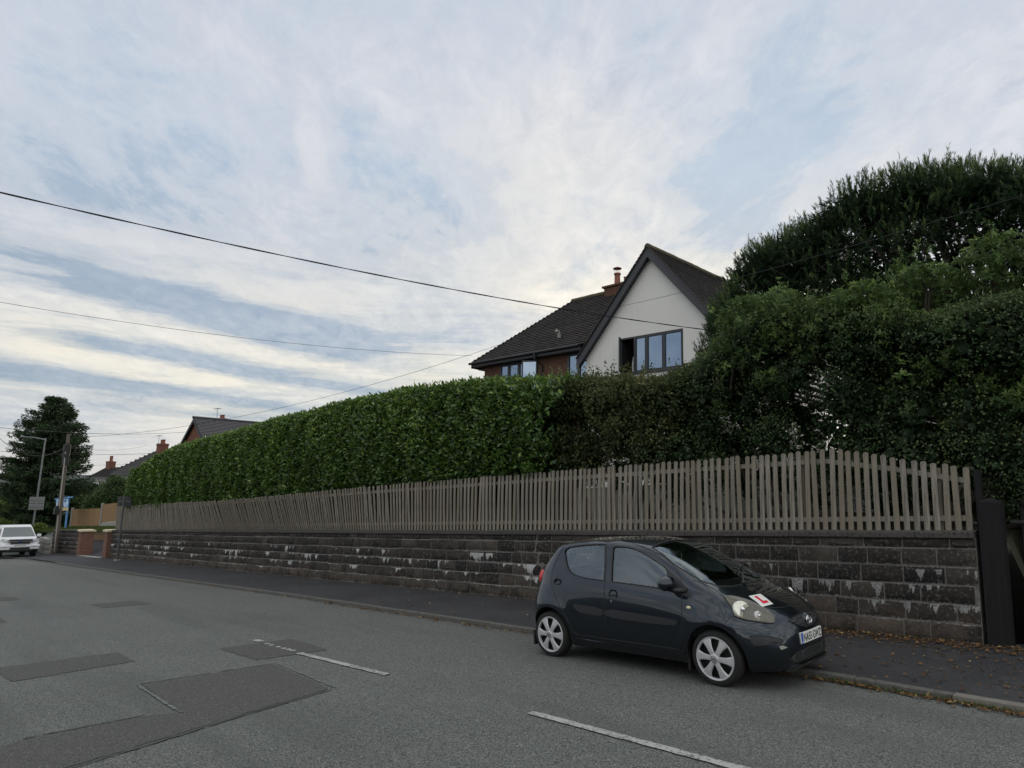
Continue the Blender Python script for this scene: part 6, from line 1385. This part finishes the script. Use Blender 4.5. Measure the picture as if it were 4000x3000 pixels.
        line('lamp_seam',HL,'side',M['blackplastic'],parent=bk,r=.006,off=.004,s=s,closed=True)
        FP=side([(1578,915),(1590,908),(1640,905),(1720,912),(1790,930),(1802,942),(1790,960),(1700,968),(1610,972),(1590,950)])
        if len(FP)>4: patch('bumper_insert',FP,'side',.006,M['trim'],s=s,grid=.03); line('insert_seam',FP,'side',M['blackplastic'],r=.004,off=.006,s=s,closed=True)
        bl_=side([(1410,850),(1420,815),(1450,790),(1475,778)]); 
        if len(bl_)>1: line('bumper_seam',bl_,'side',M['blackplastic'],r=.0045,s=s)
    # bonnet line (x,y from above)
    BL=[hit(*q) for q in ((1205,535),(1330,590),(1415,648),(1500,672),(1580,698),(1670,722),(1760,722))]; BL=[(p.x,p.y) for p in BL if p]; BL=BL+[(BL[-1][0]+.03,-.18),(BL[-1][0]+.05,0)]
    BL=BL+[(x,-y) for x,y in reversed(BL[:-1])]; line('bonnet_seam',BL,'top',M['blackplastic'],r=.005,step=.02)
    def fr_patch(name,pts,off,mat,**k): return patch(name,pts,'front',off,mat,grid=.02,**k)
    m3,b3=material('honeycomb_grille'); o=ocoord(); vo=N('ShaderNodeTexVoronoi'); vo.inputs['Scale'].default_value=38; vo.feature='DISTANCE_TO_EDGE'; vo.inputs['Randomness'].default_value=.15; L(o,vo.inputs['Vector']); setin(b3,Base_Color=mix(mth('LESS_THAN',vo.outputs[0],.12),(.003,.003,.003),(.035,.036,.038)),Roughness=.5)
    UG=[(-.34,.655),(-.20,.685),(0,.695),(.20,.685),(.34,.655),(.22,.60),(.08,.565),(-.08,.565),(-.22,.60)]
    fr_patch('upper_grille',UG,.004,m3)
    line('grille_seam',UG,'front',M['blackplastic'],r=.005,off=.003,closed=True)
    LG=[(-.46,.30),(-.38,.36),(0,.375),(.38,.36),(.46,.30),(.36,.255),(0,.245),(-.36,.255)]
    fr_patch('lower_grille',LG,.004,m3)
    bx_=proj('front',0,.63,.0); mb=MB(); mb.cyl(bx_+Vector((-.02,0,0)),bx_+Vector((.018,0,0)),.075,.06,n=24); bd=mb.build('badge',M['paintcar'],root,smooth=40)
    def ell(a,b_,c=(0,0),n=28,r=.0065,x=.022): return [bx_+Vector((x,c[0]+a*math.cos(t),c[1]+b_*math.sin(t))) for t in [2*math.pi*i/n for i in range(n+1)]]
    mb=MB(); mb.tube(ell(.064,.045),.007,6); mb.tube(ell(.018,.038),.006,6); mb.tube(ell(.040,.016,(0,.016)),.006,6); mb.build('emblem_rings',M['chrome'],bd,smooth=True)
    # plate
    pz=.455; px_=max(proj('front',y,z,0).x for y in (-.26,0,.26) for z in (.42,.53)); pp=Vector((px_+.008,0,.475))
    m4,b4=material('plate_white'); setin(b4,Base_Color=(.72,.73,.70),Roughness=.35); m5,b5=material('plate_blue'); setin(b5,Base_Color=(.02,.10,.45),Roughness=.35)
    mb=MB(); mb.box(pp.x-.03,pp.x,-.26,.26,pp.z-.0555,pp.z+.0555); pl_=mb.build('number_plate',m4,root,bevel=.004)
    mb=MB(); mb.box(pp.x+.0005,pp.x+.0015,-.26,-.217,pp.z-.055,pp.z+.055); mb.build('blue_band',m5,pl_)
    plate_text('NA55 GWZ',pl_,Vector((pp.x+.001,.022,pp.z-.0395)),.079,'x',.44)
    plate_text('GB',pl_,Vector((pp.x+.002,-.2385,pp.z-.045)),.018,'x',.026,m4)
    # L plate on the bonnet
    LPp=[hit(*q) for q in ((1573,645),(1650,630),(1735,697),(1663,716))]; lp=[(p.x,p.y) for p in LPp]
    lpo=patch('learner_plate',lp,'top',.004,m4,grid=.05,th=.002)
    A_,B_,C_,D_=[Vector(v) for v in (lp[1],lp[2],lp[3],lp[0])]   # upper-right, lower-right, lower-left, upper-left of the plate as seen
    def uvp(u,v): return tuple((A_*(1-v)+D_*v)*(1-u)+(B_*(1-v)+C_*v)*u if False else D_.lerp(A_,u).lerp(C_.lerp(B_,u),v))
    red,b6=material('learner_red'); setin(b6,Base_Color=(.62,.01,.04),Roughness=.4)
    patch('red_letter',[uvp(*q) for q in ((.28,.15),(.50,.15),(.50,.66),(.80,.66),(.80,.86),(.28,.86))],'top',.006,red,parent=lpo,grid=.04)
    # lamps behind, wiper, aerial
    for s in (-1,1):
        TL=side([(188,500),(206,488),(210,520),(205,555),(196,578),(186,560),(182,530)])
        m7,b7=material('tail_lamp_red'); setin(b7,Base_Color=(.55,.02,.02),Roughness=.15,Coat_Weight=.6)
        mb=MB(); mb.ico((-2.595,s*.60,.95),.115,2,(.60,.50,1.05)); mb.build('tail_light',m7,root,smooth=True)
    mb=MB(); wb=proj('top',.03,-.10,.02); wt=proj('top',-.22,.42,.022); mid=wb.lerp(wt,.5)+Vector((0,0,.03)); mb.tube([wb,mid,wt],[.012,.009,.006],6); w1=proj('top',-.14,.12,.018);w2=proj('top',-.30,.58,.018); mb.tube([w1,w2],.007,5); mb.tube([proj('top',-.04,.25,.03),proj('top',-.10,.02,.03)],.010,5); mb.cyl(wb-Vector((0,0,.02)),wb+Vector((0,0,.015)),.02,n=10); mb.build('wiper',M['blackplastic'],root,smooth=True)
    ab=proj('top',-.98,0,0); mb=MB(); mb.cyl(ab,ab+Vector((-.03,0,.02)),.016,.008,n=8); mb.tube([ab+Vector((-.03,0,.02)),ab+Vector((-.50,0,.20))],[.0045,.003],5); mb.build('aerial',M['blackplastic'],root,smooth=True)
    cw=[(-.12,-.56),(-.03,-.52),(.03,-.36),(.055,-.15),(.06,0),(.055,.15),(.03,.36),(-.03,.52),(-.12,.56),(-.16,.5),(-.10,.3),(-.08,0),(-.10,-.3),(-.16,-.5)]
    patch('scuttle_panel',cw,'top',-.012,M['blackplastic'],grid=.05)
    mb=MB(); q=proj('side',.36,.33,.006,-1); mb.v=[];mb.f=[];mb.m=[]
    SCf=side([(1772,978),(1800,972),(1832,985),(1800,998),(1785,1000),(1780,988)])
    if len(SCf)>3: patch('bumper_scuff',SCf,'side',.004,M['concrete'],grid=.02)
    SPL=[(-.50,.205),(-.42,.235),(0,.24),(.42,.235),(.50,.205),(.42,.19),(0,.185),(-.42,.19)]
    fr_patch('front_splitter',SPL,.022,M['paintcar'],th=.04)
    # ---- wheels
    def wheel(x,s,first=None):
        if first is None:
            w=empty('wheel'); w.parent=root
            mb=MB(); mb.lathe([(.198,-.055),(.21,-.074),(.232,-.086),(.262,-.080),(.276,-.06),(.280,-.03),(.280,.03),(.276,.06),(.262,.08),(.19,.08),(.175,.05)],(0,0,0),'Y',48); mb.build('tyre',M['tyre'],w,smooth=35,recalc=True)
            mb=MB(); mb.lathe([(.0,-.02),(.10,-.025),(.19,-.01),(.20,-.03)],(0,0,0),'Y',40); mb.build('steel_rim',M['blackplastic'],w,smooth=40,recalc=True)
            # hub cap: outer ring, six flared spokes, centre boss
            mb=MB(); mb.lathe([(.196,-.055),(.199,-.078),(.214,-.086),(.222,-.076),(.222,-.055)],(0,0,0),'Y',48)
            for k in range(6):
                a=k*math.pi/3+R(30); d=Vector((math.sin(a),0,math.cos(a))); t=Vector((d.z,0,-d.x))
                prof=[(.038,.030,-.090),(.080,.028,-.098),(.130,.034,-.095),(.172,.047,-.088),(.206,.066,-.080)]
                vs=[]
                for r_,hw_,yy in prof:
                    for e,dy in ((-1,.016),(-.72,.001),(0,-.002),(.72,.001),(1,.016)): vs.append(d*r_+t*hw_*e+Vector((0,yy+dy,0)))
                nn=len(prof); mb.add(vs,[(i*5+j,i*5+j+1,(i+1)*5+j+1,(i+1)*5+j) for i in range(nn-1) for j in range(4)])
            mb.lathe([(.0,-.108),(.030,-.107),(.040,-.100),(.050,-.092),(.054,-.075)],(0,0,0),'Y',28)
            hc=mb.build('hubcap',M['silver'],w,smooth=35,recalc=True)
            mb=MB(); mb.lathe([(.028,-.109),(.031,-.1095),(.034,-.108)],(0,0,0),'Y',24); mb.tube([Vector((.018*math.cos(t),-.1095,.012*math.sin(t))) for t in np.linspace(0,6.28,20)],.0025,5); mb.tube([Vector((.006*math.cos(t),-.1095,.011*math.sin(t))) for t in np.linspace(0,6.28,16)],.0022,5); mb.build('hub_emblem',M['trim'],hc)
        else: w=copy_tree(first,root)
        w.location=(x,s*.715,.285 if True else 0); w.rotation_euler=(0,R(random.choice([0,13])),0 if s<0 else math.pi); return w
    w0=wheel(0,-1); w0.rotation_euler=(0,R(4),0); w=wheel(-2.34,-1,w0); w.rotation_euler=(0,R(2),0); wheel(0,1,w0); wheel(-2.34,1,w0)
    for x in (-.335,-2.66):
        for s in (-1,1): mb=MB(); mb.box(x-.015,x+.015,min(s*.60,s*.76),max(s*.60,s*.76),.12,.30); mb.build('mud_flap',M['blackplastic'],root)
    mb=MB(); mb.box(-2.5,.45,-.5,.5,.16,.34); 
    for x in (0,-2.34): mb.box(x-.36,x+.36,-.52,.52,.25,.50) if False else None
    mb.build('underbody',M['blackplastic'],root)
    for x in (0,-2.34): mb=MB(); mb.cyl((x,-.60,.28),(x,.60,.28),.03,n=8); mb.build('axle',M['blackplastic'],root)
    # ---- interior
    for s in (-.34,.34):
        mb=MB(); mb.box(-1.45,-.95,s-.22,s+.22,.45,.62); mb.build('seat',M['seat'],root,bevel=.05)
        Mx=Matrix.Translation((-1.42,s,.58))@Matrix.Rotation(R(-14),4,'Y'); mb=MB(); mb.box(-.06,.06,-.21,.21,0,.56,Mx); mb.build('seat_back',M['seat'],root,bevel=.05)
        mb=MB(); mb.box(-.05,.05,-.11,.11,.60,.78,Mx); mb.build('headrest',M['seat'],root,bevel=.04)
    mb=MB(); mb.box(-2.25,-1.95,-.55,.55,.45,.62); mb.box(-2.32,-2.2,-.55,.55,.6,1.02); mb.build('rear_seat',M['seat'],root,bevel=.05)
    mb=MB(); mb.prism([(-.62,-.62,.90),(-.30,-.62,.93),(-.06,-.60,.90),(-.10,-.60,.70),(-.55,-.62,.60)],(0,1.22,0)); mb.build('dashboard',M['blackplastic'],root,bevel=.02,recalc=True)
    mb=MB(); c=Vector((-.72,-.33,.90)); a=Vector((.42,0,.9)).normalized(); pts=[c+a*(.18*math.cos(t))+Vector((0,1,0))*(.18*math.sin(t)) for t in np.linspace(0,2*math.pi,25)]; mb.tube(pts,.014,6,False); mb.tube([c-Vector((0,.17,0)),c,c+Vector((0,.17,0))],.016,5); mb.tube([c,c+Vector((.22,0,-.08))],.03,6); mb.build('steering_wheel',M['blackplastic'],root,smooth=True)
    mb=MB(); mb.box(-.84,-.82,-.12,.12,1.27,1.33); mb.cyl((-.82,0,1.32),(-.80,0,1.38),.012,n=6); mb.build('rear_view_mirror',M['blackplastic'],root,bevel=.01)
    dc=plain('pink_plush',(.55,.28,.38),.9,var=.08); mb=MB(); mb.cyl((-.80,.0,1.28),(-.80,.01,1.07),.003,n=5); st=mb.build('hanging_cord',M['whitepaint'],root)
    mb=MB(); 
    for (y,z,r_) in ((-.045,1.035,12),(.045,1.015,-10)):
        mb=MB(); Mx=Matrix.Translation((-.80,y,z))@Matrix.Rotation(R(r_),4,'X')@Matrix.Rotation(R(20),4,'Z'); mb.box(-.04,.04,-.04,.04,-.04,.04,Mx); di=mb.build('soft_dice',dc,st,bevel=.014)
        mb=MB()
        for q in ((-.02,-.02),(.02,.02),(0,0)): mb.cyl(Mx@Vector((q[0],-.0405,q[1])),Mx@Vector((q[0],-.043,q[1])),.007,n=8); mb.cyl(Mx@Vector((.0405,q[0],q[1])),Mx@Vector((.043,q[0],q[1])),.007,n=8)
        mb.build('dice_spots',M['whitepaint'],di)
    mb=MB(); mb.poly([(-2.49,-.28,1.09),(-2.49,-.10,1.09),(-2.40,-.10,1.26),(-2.40,-.28,1.26)]); rp=mb.build('rear_learner_plate',m4,root)
    mb=MB()
    def rq(u,v): return (-2.487+.09*v+.004,-.28+.18*u,1.09+.17*v)
    mb.poly([rq(*q) for q in ((.25,.2),(.75,.2),(.75,.36),(.45,.36),(.45,.82),(.25,.82))]); mb.build('red_letter',red,rp)
    return root
car()
